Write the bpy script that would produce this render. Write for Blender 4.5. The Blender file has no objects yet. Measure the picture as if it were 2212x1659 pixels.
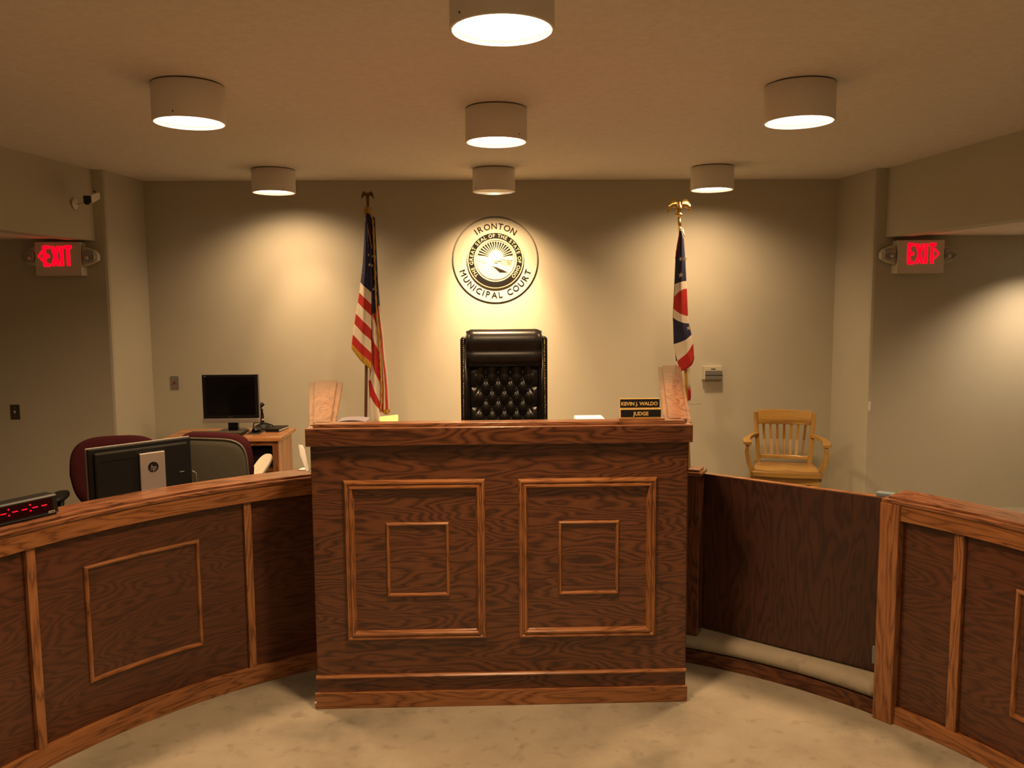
import bpy, bmesh, math, random
from math import sin, cos, pi, radians as rad, sqrt, atan2, hypot
from mathutils import Vector, Matrix

random.seed(7)
S = bpy.context.scene
COL = S.collection

# ------------------------------------------------------------------ camera
YAW, PITCH, ROLL = rad(1.656), rad(5.768), rad(.396)
fwd = Vector((sin(YAW) * cos(PITCH), cos(YAW) * cos(PITCH), -sin(PITCH)))
r0 = Vector((cos(YAW), -sin(YAW), 0)); u0 = r0.cross(fwd)
rt = r0 * cos(ROLL) - u0 * sin(ROLL); up = r0 * sin(ROLL) + u0 * cos(ROLL)
cam = bpy.data.objects.new('camera', bpy.data.cameras.new('camera')); COL.objects.link(cam)
m = Matrix.Identity(4)
for i in range(3):
    m[i][0], m[i][1], m[i][2] = rt[i], up[i], -fwd[i]
m[2][3] = 1.75
cam.matrix_world = m
cam.data.sensor_width = 36; cam.data.lens = 36 * 1789 / 2212
cam.data.clip_start = .05
S.camera = cam

# ------------------------------------------------------------------ world, exposure
W = bpy.data.worlds.new('world'); S.world = W; W.use_nodes = True
W.node_tree.nodes['Background'].inputs[0].default_value = (1, .7, .4, 1)
W.node_tree.nodes['Background'].inputs[1].default_value = 0.0
S.view_settings.view_transform = 'Standard'; S.view_settings.look = 'None'
S.view_settings.gamma = 1; S.view_settings.use_curve_mapping = False
S.view_settings.exposure = 0.0
WARM = (1.0, .63, .325)
P_MAIN, P_BACK, P_SEAL, P_CORR, P_REAR = 44, 5, 560, 120, 30     # lamp powers (W)

# ------------------------------------------------------------------ materials
def mat(name, col=(.5, .5, .5), rough=.5, metal=0, spec=.5, emit=None, es=0, coat=0):
    M = bpy.data.materials.new(name); M.use_nodes = True
    b = M.node_tree.nodes['Principled BSDF']
    b.inputs['Base Color'].default_value = (*col, 1); b.inputs['Roughness'].default_value = rough
    b.inputs['Metallic'].default_value = metal; b.inputs['Specular IOR Level'].default_value = spec
    b.inputs['Coat Weight'].default_value = coat; b.inputs['Coat Roughness'].default_value = .12
    if emit:
        b.inputs['Emission Color'].default_value = (*emit, 1); b.inputs['Emission Strength'].default_value = es
    return M
def nd(M, t, **kw):
    n = M.node_tree.nodes.new(t)
    for k, v in kw.items():
        if k in n.inputs: n.inputs[k].default_value = v
        else: setattr(n, k, v)
    return n
def lk(M, a, ao, b, bi): M.node_tree.links.new(a.outputs[ao], b.inputs[bi])
def ramp(M, stops):
    n = nd(M, 'ShaderNodeValToRGB'); e = n.color_ramp.elements
    e[0].position, e[0].color = stops[0][0], (*stops[0][1], 1)
    e[1].position, e[1].color = stops[1][0], (*stops[1][1], 1)
    for p, c in stops[2:]:
        x = e.new(p); x.color = (*c, 1)
    return n
def bump(M, src, out, strength, dist=.002):
    b = nd(M, 'ShaderNodeBump'); b.inputs['Strength'].default_value = strength; b.inputs['Distance'].default_value = dist
    lk(M, src, out, b, 'Height'); lk(M, b, 0, M.node_tree.nodes['Principled BSDF'], 'Normal')

def noisy(name, c1, c2, scale, rough=.8, bs=.2, detail=6, bscale=None, spec=.3, bd=.002):
    """plain surface with a soft procedural mottle and a fine bump"""
    M = mat(name, c1, rough, spec=spec); b = M.node_tree.nodes['Principled BSDF']
    tc = nd(M, 'ShaderNodeTexCoord')
    n = nd(M, 'ShaderNodeTexNoise', Scale=scale, Detail=detail, Roughness=.6); lk(M, tc, 'Object', n, 'Vector')
    r = ramp(M, [(.35, c1), (.65, c2)]); lk(M, n, 'Fac', r, 'Fac'); lk(M, r, 'Color', b, 'Base Color')
    n2 = nd(M, 'ShaderNodeTexNoise', Scale=bscale or scale * 8, Detail=3); lk(M, tc, 'Object', n2, 'Vector')
    bump(M, n2, 'Fac', bs, bd)
    return M

def oak(name, dark, mid, light, rings=24, rough=.32, coat=.25, vs=5.0, us=.9, pore=.5):
    """red oak: cathedral contour lines of a stretched noise + fine pores, in metres of UV"""
    M = mat(name, mid, rough, coat=coat); b = M.node_tree.nodes['Principled BSDF']
    uv = nd(M, 'ShaderNodeUVMap', uv_map='UVMap')
    mp = nd(M, 'ShaderNodeMapping'); mp.inputs['Scale'].default_value = (us, vs, 1); lk(M, uv, 0, mp, 0)
    n = nd(M, 'ShaderNodeTexNoise', Scale=1.0, Detail=3.5, Roughness=.5, Distortion=.15); lk(M, mp, 0, n, 'Vector')
    mu = nd(M, 'ShaderNodeMath', operation='MULTIPLY'); mu.inputs[1].default_value = rings; lk(M, n, 'Fac', mu, 0)
    pp = nd(M, 'ShaderNodeMath', operation='PINGPONG'); pp.inputs[1].default_value = 1; # pores: short dark dashes along the grain
    mp2 = nd(M, 'ShaderNodeMapping'); mp2.inputs['Scale'].default_value = (9, 330, 1); lk(M, uv, 0, mp2, 0)
    n2 = nd(M, 'ShaderNodeTexNoise', Scale=1.0, Detail=2); lk(M, mp2, 0, n2, 'Vector')
    mp3 = nd(M, 'ShaderNodeMapping'); mp3.inputs['Scale'].default_value = (1.3, 2.5, 1); lk(M, uv, 0, mp3, 0)
    n3 = nd(M, 'ShaderNodeTexNoise', Scale=1.0, Detail=3); lk(M, mp3, 0, n3, 'Vector')
    mp4 = nd(M, 'ShaderNodeMapping'); mp4.inputs['Scale'].default_value = (7, 95, 1); lk(M, uv, 0, mp4, 0)
    n4 = nd(M, 'ShaderNodeTexNoise', Scale=1.0, Detail=4, Roughness=.65); lk(M, mp4, 0, n4, 'Vector')
    ph = nd(M, 'ShaderNodeMath', operation='MULTIPLY_ADD'); ph.inputs[1].default_value = 1.7
    lk(M, n4, 'Fac', ph, 0); lk(M, mu, 0, ph, 2); lk(M, ph, 0, pp, 0)
    a = nd(M, 'ShaderNodeMath', operation='MULTIPLY_ADD'); a.inputs[1].default_value = pore; lk(M, n2, 'Fac', a, 0)
    s = nd(M, 'ShaderNodeMath', operation='MULTIPLY_ADD'); s.inputs[1].default_value = .62; lk(M, pp, 0, s, 0)
    s2 = nd(M, 'ShaderNodeMath', operation='MULTIPLY_ADD'); s2.inputs[1].default_value = .30; lk(M, n4, 'Fac', s2, 0); s2.inputs[2].default_value = -.20
    lk(M, s2, 0, s, 2); lk(M, s, 0, a, 2)
    r = ramp(M, [(.16, dark), (.38, mid), (.80, light)]); lk(M, a, 0, r, 'Fac')
    mx = nd(M, 'ShaderNodeMix', data_type='RGBA', blend_type='MULTIPLY'); mx.inputs[0].default_value = .35
    r3 = ramp(M, [(.3, (.6, .55, .55)), (.7, (1.15, 1.12, 1.1))]); lk(M, n3, 'Fac', r3, 'Fac')
    lk(M, r, 'Color', mx, 6); lk(M, r3, 'Color', mx, 7); lk(M, mx, 2, b, 'Base Color')
    bump(M, a, 0, .12, .0006)
    return M

OAK = oak('red_oak_dark', (.022, .0062, .0032), (.070, .0215, .0085), (.122, .042, .0155), rings=62, vs=4.2)
OAKW = oak('red_oak_counter_panel', (.030, .0085, .0042), (.060, .018, .0075), (.088, .028, .0115), rings=62, vs=4.2)
OAKR = oak('red_oak_rail', (.10, .036, .0135), (.21, .083, .029), (.28, .118, .042), rings=34, vs=7, rough=.25, coat=.3)
OAKT = oak('red_oak_top', (.045, .016, .007), (.17, .068, .030), (.24, .105, .050), rings=34, vs=7, rough=.24, coat=.12)
OAKG = oak('gate_veneer', (.024, .0075, .004), (.042, .0135, .0068), (.052, .0175, .009), rings=44, vs=5.5, pore=.3, rough=.42, coat=.1)
HONEY = oak('honey_oak', (.26, .10, .035), (.45, .19, .065), (.56, .26, .10), rings=8, vs=8, rough=.28, coat=.35)
CHAIRW = oak('golden_maple', (.24, .12, .025), (.41, .235, .050), (.50, .305, .078), rings=5, vs=6, rough=.3, coat=.3, pore=.2)
WALL = noisy('wall_paint', (.470, .450, .365), (.500, .478, .385), 1.2, .75, .08, bscale=180)
WALLD = WALL
CEIL = noisy('ceiling_paint', (.67, .63, .58), (.73, .69, .635), 30, .9, .35, bscale=240)
CEILW = noisy('corridor_ceiling', (.72, .66, .60), (.78, .72, .66), 20, .9, .2)
def carpet():
    M = mat('carpet', (.5, .42, .3), .95, spec=.1); b = M.node_tree.nodes['Principled BSDF']
    tc = nd(M, 'ShaderNodeTexCoord')
    n = nd(M, 'ShaderNodeTexNoise', Scale=2.2, Detail=5, Roughness=.6); lk(M, tc, 'Object', n, 'Vector')
    r = ramp(M, [(.32, (.19, .170, .133)), (.50, (.28, .246, .190)), (.70, (.33, .288, .222))]); lk(M, n, 'Fac', r, 'Fac')
    nb = nd(M, 'ShaderNodeTexNoise', Scale=14, Detail=3); lk(M, tc, 'Object', nb, 'Vector')
    rb = ramp(M, [(.27, (.62, .60, .60)), (.42, (1, 1, 1))]); lk(M, nb, 'Fac', rb, 'Fac')
    mx = nd(M, 'ShaderNodeMix', data_type='RGBA', blend_type='MULTIPLY'); mx.inputs[0].default_value = .6
    lk(M, r, 'Color', mx, 6); lk(M, rb, 'Color', mx, 7); lk(M, mx, 2, b, 'Base Color')
    n2 = nd(M, 'ShaderNodeTexNoise', Scale=260, Detail=3); lk(M, tc, 'Object', n2, 'Vector'); bump(M, n2, 'Fac', .6, .004)
    return M
CARPET = carpet()
WHITE = noisy('white_enamel', (.74, .71, .66), (.76, .73, .68), 40, .45, .02, spec=.4)
LENS = mat('lamp_lens', (1, 1, 1), .5, emit=(1, .86, .66), es=7)
LENSDIM = mat('lamp_reflector', (1, 1, 1), .3, emit=(1, .84, .6), es=3.2)
DARK = mat('dark_plastic', (.008, .008, .008), .5, spec=.25)
BLACK = mat('black_gloss', (.006, .006, .006), .12)
SCREEN = mat('screen_glass', (.004, .004, .005), .08)
GREYP = noisy('grey_plastic', (.085, .080, .060), (.095, .090, .068), 60, .5, .15, bscale=500)
BEIGEP = mat('beige_plastic', (.55, .52, .42), .5)
SILVER = mat('brushed_silver', (.62, .58, .56), .38, metal=.75)
GUNM = mat('grey_metal_edge', (.30, .29, .27), .45, metal=.4)
STEEL = mat('blue_grey_metal', (.17, .22, .26), .45, metal=.3)
BRASS = mat('brass', (.80, .56, .20), .22, metal=1)
DBRASS = mat('aged_brass', (.16, .085, .03), .4, metal=.8)
GOLDP = mat('gold_plate', (.80, .56, .20), .28, metal=.35)
LEATHER = noisy('black_leather', (.006, .006, .006), (.010, .009, .009), 20, .3, .12, bscale=350, spec=.35, bd=.0006)
MAROON = noisy('maroon_fabric', (.034, .0065, .0085), (.044, .0085, .011), 90, .95, .5, bscale=900, spec=.1)
RED = noisy('flag_red', (.42, .022, .02), (.48, .03, .026), 14, .7, .1)
WHT = noisy('flag_white', (.70, .62, .50), (.76, .68, .55), 14, .7, .1)
BLUE = noisy('flag_blue', (.016, .018, .05), (.022, .024, .07), 14, .7, .1)
GOLDF = noisy('gold_fringe', (.34, .17, .018), (.66, .38, .05), 1, .6, .9, bscale=1.6)
for _n in list(GOLDF.node_tree.nodes):           # thread direction: strands hang vertically
    if _n.type == 'TEX_NOISE':
        _m = nd(GOLDF, 'ShaderNodeMapping'); _m.inputs['Scale'].default_value = (330, 330, 22)
        lk(GOLDF, GOLDF.node_tree.nodes['Texture Coordinate'], 'Object', _m, 0); lk(GOLDF, _m, 0, _n, 'Vector')
PAPER = mat('white_paper', (.8, .78, .76), .7)
LETTER = mat('black_lettering', (.0035, .003, .003), .6, spec=.15)
REDLED = mat('red_led', (.6, .0, .02), .4, emit=(1, .0, .012), es=1.9)
REDDIM = mat('dark_red_window', (.014, .0008, .0015), .15)
YELLOW = mat('yellow_pad', (.85, .78, .25), .7)
POLEW = mat('brown_wood_pole', (.10, .045, .02), .4)
CLEAR = mat('lamp_head_glass', (.34, .32, .30), .15, metal=.5, spec=.9, coat=1)

# ------------------------------------------------------------------ mesh building
CX, CY = .055, 2.04                       # centre of the curved counters
class MB:
    def __init__(s): s.v, s.f, s.g, s.mi, s.sm = [], [], [], [], []
    def add(s, vs, fs, g=None, mi=0, sm=False):
        o = len(s.v); s.v += [tuple(v) for v in vs]
        for f in fs:
            s.f.append([i + o for i in f]); s.g.append(g); s.mi.append(mi); s.sm.append(sm)
        return s
    def box(s, x0, x1, y0, y1, z0, z1, g=None, mi=0):
        vs = [(x, y, z) for x in (x0, x1) for y in (y0, y1) for z in (z0, z1)]
        return s.add(vs, [(0, 1, 3, 2), (4, 6, 7, 5), (0, 4, 5, 1), (2, 3, 7, 6), (0, 2, 6, 4), (1, 5, 7, 3)], g, mi)
    def prism(s, poly, z0, z1, g=None, mi=0):
        n = len(poly)
        a = sum(poly[i][0] * poly[(i + 1) % n][1] - poly[(i + 1) % n][0] * poly[i][1] for i in range(n))
        if a < 0: poly = poly[::-1]
        vs = [(x, y, z0) for x, y in poly] + [(x, y, z1) for x, y in poly]
        return s.add(vs, [tuple(range(n))[::-1], tuple(range(n, 2 * n))] + [(i, (i + 1) % n, n + (i + 1) % n, n + i) for i in range(n)], g, mi)
    def xprism(s, poly, x0, x1, g=None, mi=0, sm=False):        # poly in (y,z)
        n = len(poly)
        a = sum(poly[i][0] * poly[(i + 1) % n][1] - poly[(i + 1) % n][0] * poly[i][1] for i in range(n))
        if a < 0: poly = poly[::-1]
        vs = [(x0, y, z) for y, z in poly] + [(x1, y, z) for y, z in poly]
        s.add(vs, [tuple(range(n))[::-1], tuple(range(n, 2 * n))], g, mi)
        return s.add(vs, [(i, (i + 1) % n, n + (i + 1) % n, n + i) for i in range(n)], g, mi, sm)
    def yprism(s, poly, y0, y1, g=None, mi=0):                  # poly in (x,z)
        n = len(poly)
        a = sum(poly[i][0] * poly[(i + 1) % n][1] - poly[(i + 1) % n][0] * poly[i][1] for i in range(n))
        if a < 0: poly = poly[::-1]
        vs = [(x, y0, z) for x, z in poly] + [(x, y1, z) for x, z in poly]
        return s.add(vs, [tuple(range(n)), tuple(range(n, 2 * n))[::-1]] + [(i, n + i, n + (i + 1) % n, (i + 1) % n) for i in range(n)], g, mi)
    def tube(s, pts, r, n=10, g=None, mi=0, cap=True, sm=True, sx=1, sy=1):
        pts = [Vector(p) for p in pts]; N = len(pts)
        rs = r if isinstance(r, (list, tuple)) else [r] * N
        vs = []; ref = None
        for i, p in enumerate(pts):
            t = (pts[min(i + 1, N - 1)] - pts[max(i - 1, 0)]).normalized()
            if ref is None:
                ref = Vector((0, 0, 1)) if abs(t.z) < .9 else Vector((0, 1, 0))
            a = t.cross(ref).normalized(); b = a.cross(t).normalized(); ref = b
            for k in range(n):
                q = 2 * pi * k / n
                vs.append(p + a * cos(q) * rs[i] * sx + b * sin(q) * rs[i] * sy)
        fs = [(i * n + k, i * n + (k + 1) % n, (i + 1) * n + (k + 1) % n, (i + 1) * n + k) for i in range(N - 1) for k in range(n)]
        s.add(vs, fs, g, mi, sm)
        if cap: s.add(vs, [tuple(range(n))[::-1], tuple(range((N - 1) * n, N * n))], g, mi)
        return s
    def lathe(s, prof, c=(0, 0, 0), n=32, mi=0, sm=True, g=None, axis='z'):   # prof (r,h)
        vs = []
        for r, h in prof:
            for k in range(n):
                q = 2 * pi * k / n; a, b = r * cos(q), r * sin(q)
                p = (a, b, h) if axis == 'z' else ((a, -h, b) if axis == 'y' else (h, a, b))
                vs.append((c[0] + p[0], c[1] + p[1], c[2] + p[2]))
        N = len(prof)
        fs = [(i * n + k, i * n + (k + 1) % n, (i + 1) * n + (k + 1) % n, (i + 1) * n + k) for i in range(N - 1) for k in range(n)]
        s.add(vs, fs, g, mi, sm)
        if prof[0][0] > 1e-5 and prof[0][0] != prof[-1][0] or prof[0][1] != prof[-1][1]:
            if prof[0][0] > 1e-5: s.add(vs[:n], [tuple(range(n))[::-1]], g, mi)
            if prof[-1][0] > 1e-5: s.add(vs[-n:], [tuple(range(n))], g, mi)
        return s
    def ball(s, c, rx, ry=None, rz=None, n=14, m=8, mi=0):
        ry = ry or rx; rz = rz or rx; vs = []
        for i in range(m + 1):
            a = -pi / 2 + pi * i / m
            for k in range(n):
                q = 2 * pi * k / n
                vs.append((c[0] + rx * cos(a) * cos(q), c[1] + ry * cos(a) * sin(q), c[2] + rz * sin(a)))
        return s.add(vs, [(i * n + k, i * n + (k + 1) % n, (i + 1) * n + (k + 1) % n, (i + 1) * n + k) for i in range(m) for k in range(n)], None, mi, True)
    def arc(s, prof, t0, t1, n=48, g='t', mi=0, sm=True):       # prof closed [(R,z)], degrees from +Y, clockwise positive
        vs = []; P = len(prof)
        for i in range(n + 1):
            t = rad(t0 + (t1 - t0) * i / n)
            for R, z in prof: vs.append((CX + R * sin(t), CY + R * cos(t), z))
        fs = [(i * P + k, i * P + (k + 1) % P, (i + 1) * P + (k + 1) % P, (i + 1) * P + k) for i in range(n) for k in range(P)]
        fs += [tuple(range(P))[::-1], tuple(range(n * P, (n + 1) * P))]
        return s.add(vs, fs, g, mi)
    def arcbox(s, R0, R1, z0, z1, t0, t1, n=48, g='t', mi=0): return s.arc([(R0, z0), (R1, z0), (R1, z1), (R0, z1)], t0, t1, n, g, mi)
    def grid(s, rows, mi=0, sm=True, g=None, mis=None, thick=0):
        h, w = len(rows), len(rows[0]); vs = [p for r in rows for p in r]; o = len(s.v)
        s.v += [tuple(p) for p in vs]
        for i in range(h - 1):
            for j in range(w - 1):
                s.f.append([o + i * w + j, o + i * w + j + 1, o + (i + 1) * w + j + 1, o + (i + 1) * w + j])
                s.g.append(g); s.mi.append(mis[i] if mis else mi); s.sm.append(sm)
        return s
    def pillow(s, outline, t, bend=lambda x, y: 0, mi=0, prof=None):
        """cushion: closed outline [(a,b)] in a plane, thickness t; returns points (a, depth, b) = x,y,z"""
        prof = prof or [(.80, -.5), (.93, -.45), (.985, -.27), (1, 0), (.985, .27), (.93, .45), (.80, .5)]
        n = len(outline); ca = sum(p[0] for p in outline) / n; cb = sum(p[1] for p in outline) / n; vs = []
        prof = [(.0, -.53), (.4, -.53)] + prof + [(.4, .53), (0, .53)]
        for k, d in prof:
            for a, b in outline:
                x, z = ca + (a - ca) * k, cb + (b - cb) * k
                vs.append((x, d * t + bend(x, z), z))
        N = len(prof)
        return s.add(vs, [(i * n + j, i * n + (j + 1) % n, (i + 1) * n + (j + 1) % n, (i + 1) * n + j) for i in range(N - 1) for j in range(n)], None, mi, True)
    def xf(s, M, start=0):
        for i in range(start, len(s.v)): s.v[i] = tuple(M @ Vector(s.v[i]))
        return s

def superell(w, h, n=4, k=40, cx=0, cz=0):
    o = []
    for i in range(k):
        a = 2 * pi * i / k; c, q = cos(a), sin(a)
        o.append((cx + w * math.copysign(abs(c) ** (2 / n), c), cz + h * math.copysign(abs(q) ** (2 / n), q)))
    return o
def frame(mb, u0, u1, v0, v1, prof, mp, nu=1, nv=1, gu='x', gv='z'):
    """mitred moulding round a rectangle; prof [(inset,height)], mp(u,v,h)->xyz"""
    loops = []
    for d, h in prof:
        a0, a1, b0, b1 = u0 + d, u1 - d, v0 + d, v1 - d; L = []
        for i in range(nu): L.append(mp(a0 + (a1 - a0) * i / nu, b0, h))
        for i in range(nv): L.append(mp(a1, b0 + (b1 - b0) * i / nv, h))
        for i in range(nu): L.append(mp(a1 + (a0 - a1) * i / nu, b1, h))
        for i in range(nv): L.append(mp(a0, b1 + (b0 - b1) * i / nv, h))
        loops.append(L)
    n = len(loops[0]); vs = [p for L in loops for p in L]
    for i in range(len(loops) - 1):
        for k in range(n):
            g = gu if (k < nu or nu + nv <= k < 2 * nu + nv) else gv
            mb.add([vs[i * n + k], vs[i * n + (k + 1) % n], vs[(i + 1) * n + (k + 1) % n], vs[(i + 1) * n + k]], [(0, 1, 2, 3)], g)
    return mb

def build(name, mb, mats, parent=None, bevel=0, seg=2, off=None, uvo=None):
    me = bpy.data.meshes.new(name)
    o = off if off is not None else (0, 0, 0)
    me.from_pydata([(v[0] - o[0], v[1] - o[1], v[2] - o[2]) for v in mb.v], [], mb.f)
    mats = mats if isinstance(mats, (list, tuple)) else [mats]
    for M in mats: me.materials.append(M)
    for p in me.polygons:
        p.material_index = mb.mi[p.index]; p.use_smooth = mb.sm[p.index]
    if any(mb.g):
        uv = me.uv_layers.new(name='UVMap'); ro, so = (random.uniform(0, 9), random.uniform(0, 9)) if uvo is None else uvo
        for p in me.polygons:
            g = mb.g[p.index] or 'x'
            a, b, c = (mb.v[i] for i in mb.f[p.index][:3])
            N = (Vector(b) - Vector(a)).cross(Vector(c) - Vector(a)); N = [abs(q) for q in N]
            for li in p.loop_indices:
                x, y, z = mb.v[me.loops[li].vertex_index]
                if g[0] == 't':
                    th = atan2(x - CX, y - CY) * 2; R = hypot(x - CX, y - CY)
                    q = (z, th + R) if g == 'tz' else (th, z + R)
                elif g == 'x': q = (x, (z if N[1] >= N[2] else y) if N[0] < max(N[1], N[2]) else z + y)
                elif g == 'y': q = (y, z if N[0] >= N[2] else x)
                else: q = (z, x if N[1] >= N[0] else y)
                uv.data[li].uv = (q[0] + ro, q[1] + so)
    if bevel or True:
        bm = bmesh.new(); bm.from_mesh(me)
        bmesh.ops.remove_doubles(bm, verts=bm.verts, dist=1e-5)
        if bevel:
            es = [e for e in bm.edges if len(e.link_faces) == 2 and e.calc_face_angle(0) > rad(35)]
            bmesh.ops.bevel(bm, geom=es, offset=bevel, segments=seg, profile=.6, affect='EDGES', clamp_overlap=True)
        bmesh.ops.recalc_face_normals(bm, faces=bm.faces)
        bm.to_mesh(me); bm.free()
    ob = bpy.data.objects.new(name, me); COL.objects.link(ob)
    if parent: ob.parent = parent
    elif off is not None: ob.location = off
    return ob
def tag(o, label, cat, group=None):
    o['label'] = label; o['category'] = cat
    if group: o['group'] = group
    return o
def thing(name, label, cat, loc=(0, 0, 0), rz=0, group=None):
    o = bpy.data.objects.new(name, None); COL.objects.link(o); o.empty_display_size = .1
    o.location = loc; o.rotation_euler = (0, 0, rz)
    return tag(o, label, cat, group)
def struct(name, mb, M, bevel=0):
    o = build(name, mb, M, bevel=bevel); o['kind'] = 'structure'; return o
class Kit:
    """parts of one thing, given in world coordinates and stored relative to its root"""
    def __init__(s, root, world=True): s.r = root; s.o = tuple(root.location) if world else None
    def __call__(s, name, mb, M, bevel=0, parent=None, seg=2, uvo=None):
        return build(name, mb, M, parent or s.r, bevel, seg, s.o, uvo)
def text_mb(mb, txt, size, at, ext=.001, width=None, M=None, mi=0, bold=0, shear=0, align='CENTER'):
    """flat lettering standing in the xz plane, facing -y, centred on `at`"""
    cu = bpy.data.curves.new('t', 'FONT'); cu.body = txt; cu.size = size; cu.align_x = align; cu.extrude = ext; cu.offset = bold
    cu.resolution_u = 3; cu.shear = shear
    o = bpy.data.objects.new('t', cu); COL.objects.link(o)
    dg = bpy.context.evaluated_depsgraph_get(); dg.update()
    me = bpy.data.meshes.new_from_object(o.evaluated_get(dg))
    vs = [v.co.copy() for v in me.vertices]; fs = [tuple(p.vertices) for p in me.polygons]
    bpy.data.objects.remove(o); bpy.data.curves.remove(cu); bpy.data.meshes.remove(me)
    if not vs: return 0
    x0, x1 = min(v.x for v in vs), max(v.x for v in vs)
    k = (width / (x1 - x0)) if width else 1
    yc = size * .35
    pts = [Vector(((v.x - (x0 + x1) / 2) * k, -v.z, v.y - yc)) for v in vs]
    if M: pts = [M @ p for p in pts]
    mb.add([(p.x + at[0], p.y + at[1], p.z + at[2]) for p in pts], fs, None, mi)
    return x1 - x0
def star(mb, x, y, z, r, rot=0, mi=0, sx=1):
    pts = []
    for k in range(10):
        a = pi / 2 + rot + k * pi / 5; q = r if k % 2 == 0 else r * .4
        pts.append((x + q * cos(a) * sx, z + q * sin(a)))
    mb.yprism(pts, y - .001, y + .001, mi=mi)

# ------------------------------------------------------------------ room shell
ZC, ZH, ZP = 2.78, 2.235, .14
X0, X1, Y0, Y1 = -5.4, 5.6, -4.5, 7.26
struct('floor', MB().box(X0, X1, Y0, Y1 + .1, -.08, 0), CARPET)
struct('ceiling', MB().box(X0, X1, Y0, Y1 + .1, ZC, ZC + .08), CEIL)
struct('wall_back', MB().box(-2.914, 3.061, Y1, Y1 + .1, 0, ZC), WALL)
struct('wall_left', MB().prism([(-2.914, Y1 + .1), (-2.914, Y1), (-2.962, 6.66), (-2.972, 6.645), (-2.99, 6.64), (X0, 6.64), (X0, Y1 + .1)], 0, ZC), WALL)
struct('wall_right', MB().prism([(3.061, Y1 + .1), (3.061, Y1), (3.108, 6.68), (3.116, 6.665), (3.135, 6.66), (X1, 6.66), (X1, Y1 + .1)], 0, ZC), WALL)
struct('wall_header_left', MB().prism([(-3.056, 6.64), (-4.51, Y0), (-4.68, Y0), (-3.22, 6.64)], ZH, ZC), WALL)
struct('wall_header_right', MB().prism([(3.21, 6.66), (4.11, Y0), (4.29, Y0), (3.38, 6.66)], ZH, ZC), WALL)
struct('ceiling_left', MB().prism([(-3.22, 6.64), (-4.68, Y0), (X0, Y0), (X0, 6.64)], ZH + .012, ZH + .06), CEILW)
struct('ceiling_right', MB().prism([(3.38, 6.66), (4.29, Y0), (X1, Y0), (X1, 6.66)], ZH + .012, ZH + .06), CEILW)
struct('wall_outer_left', MB().box(X0 - .1, X0, Y0, Y1, 0, ZC), WALL)
struct('wall_outer_right', MB().box(X1, X1 + .1, Y0, Y1, 0, ZC), WALL)
struct('wall_front', MB().box(X0, X1, Y0 - .1, Y0, 0, ZC), WALL)

# raised carpeted dais behind the curved line, rounded nose in the gate opening
def dais():
    mb = MB(); n = 60; prof = [(2.035, 0), (2.012, .0), (2.012, .068), (1.990, .078), (1.984, .100), (1.990, .122), (2.006, .135), (2.03, ZP)]
    rows = []
    for i in range(n + 1):
        t = rad(-16 + 67.5 * i / n); sx, cy = sin(t), cos(t)
        K = (5.55 - CY) / cy if cy * 1.93 > abs(sx) * 3.51 or sx < 0 else 1.93 / sx
        rows.append([(CX + R * sx, CY + R * cy, z) for R, z in prof] + [(CX + K * sx, CY + K * cy, ZP), (CX + K * sx, CY + K * cy, 0)])
    mb.grid(rows)
    for q in (0, -1): mb.add(rows[q], [tuple(range(len(rows[q])))])
    return mb
struct('floor_dais', dais(), CARPET)
struct('trim_1', MB().arcbox(1.996, 2.011, 0, .067, 24.2, 52.0, 30), OAK)
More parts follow.
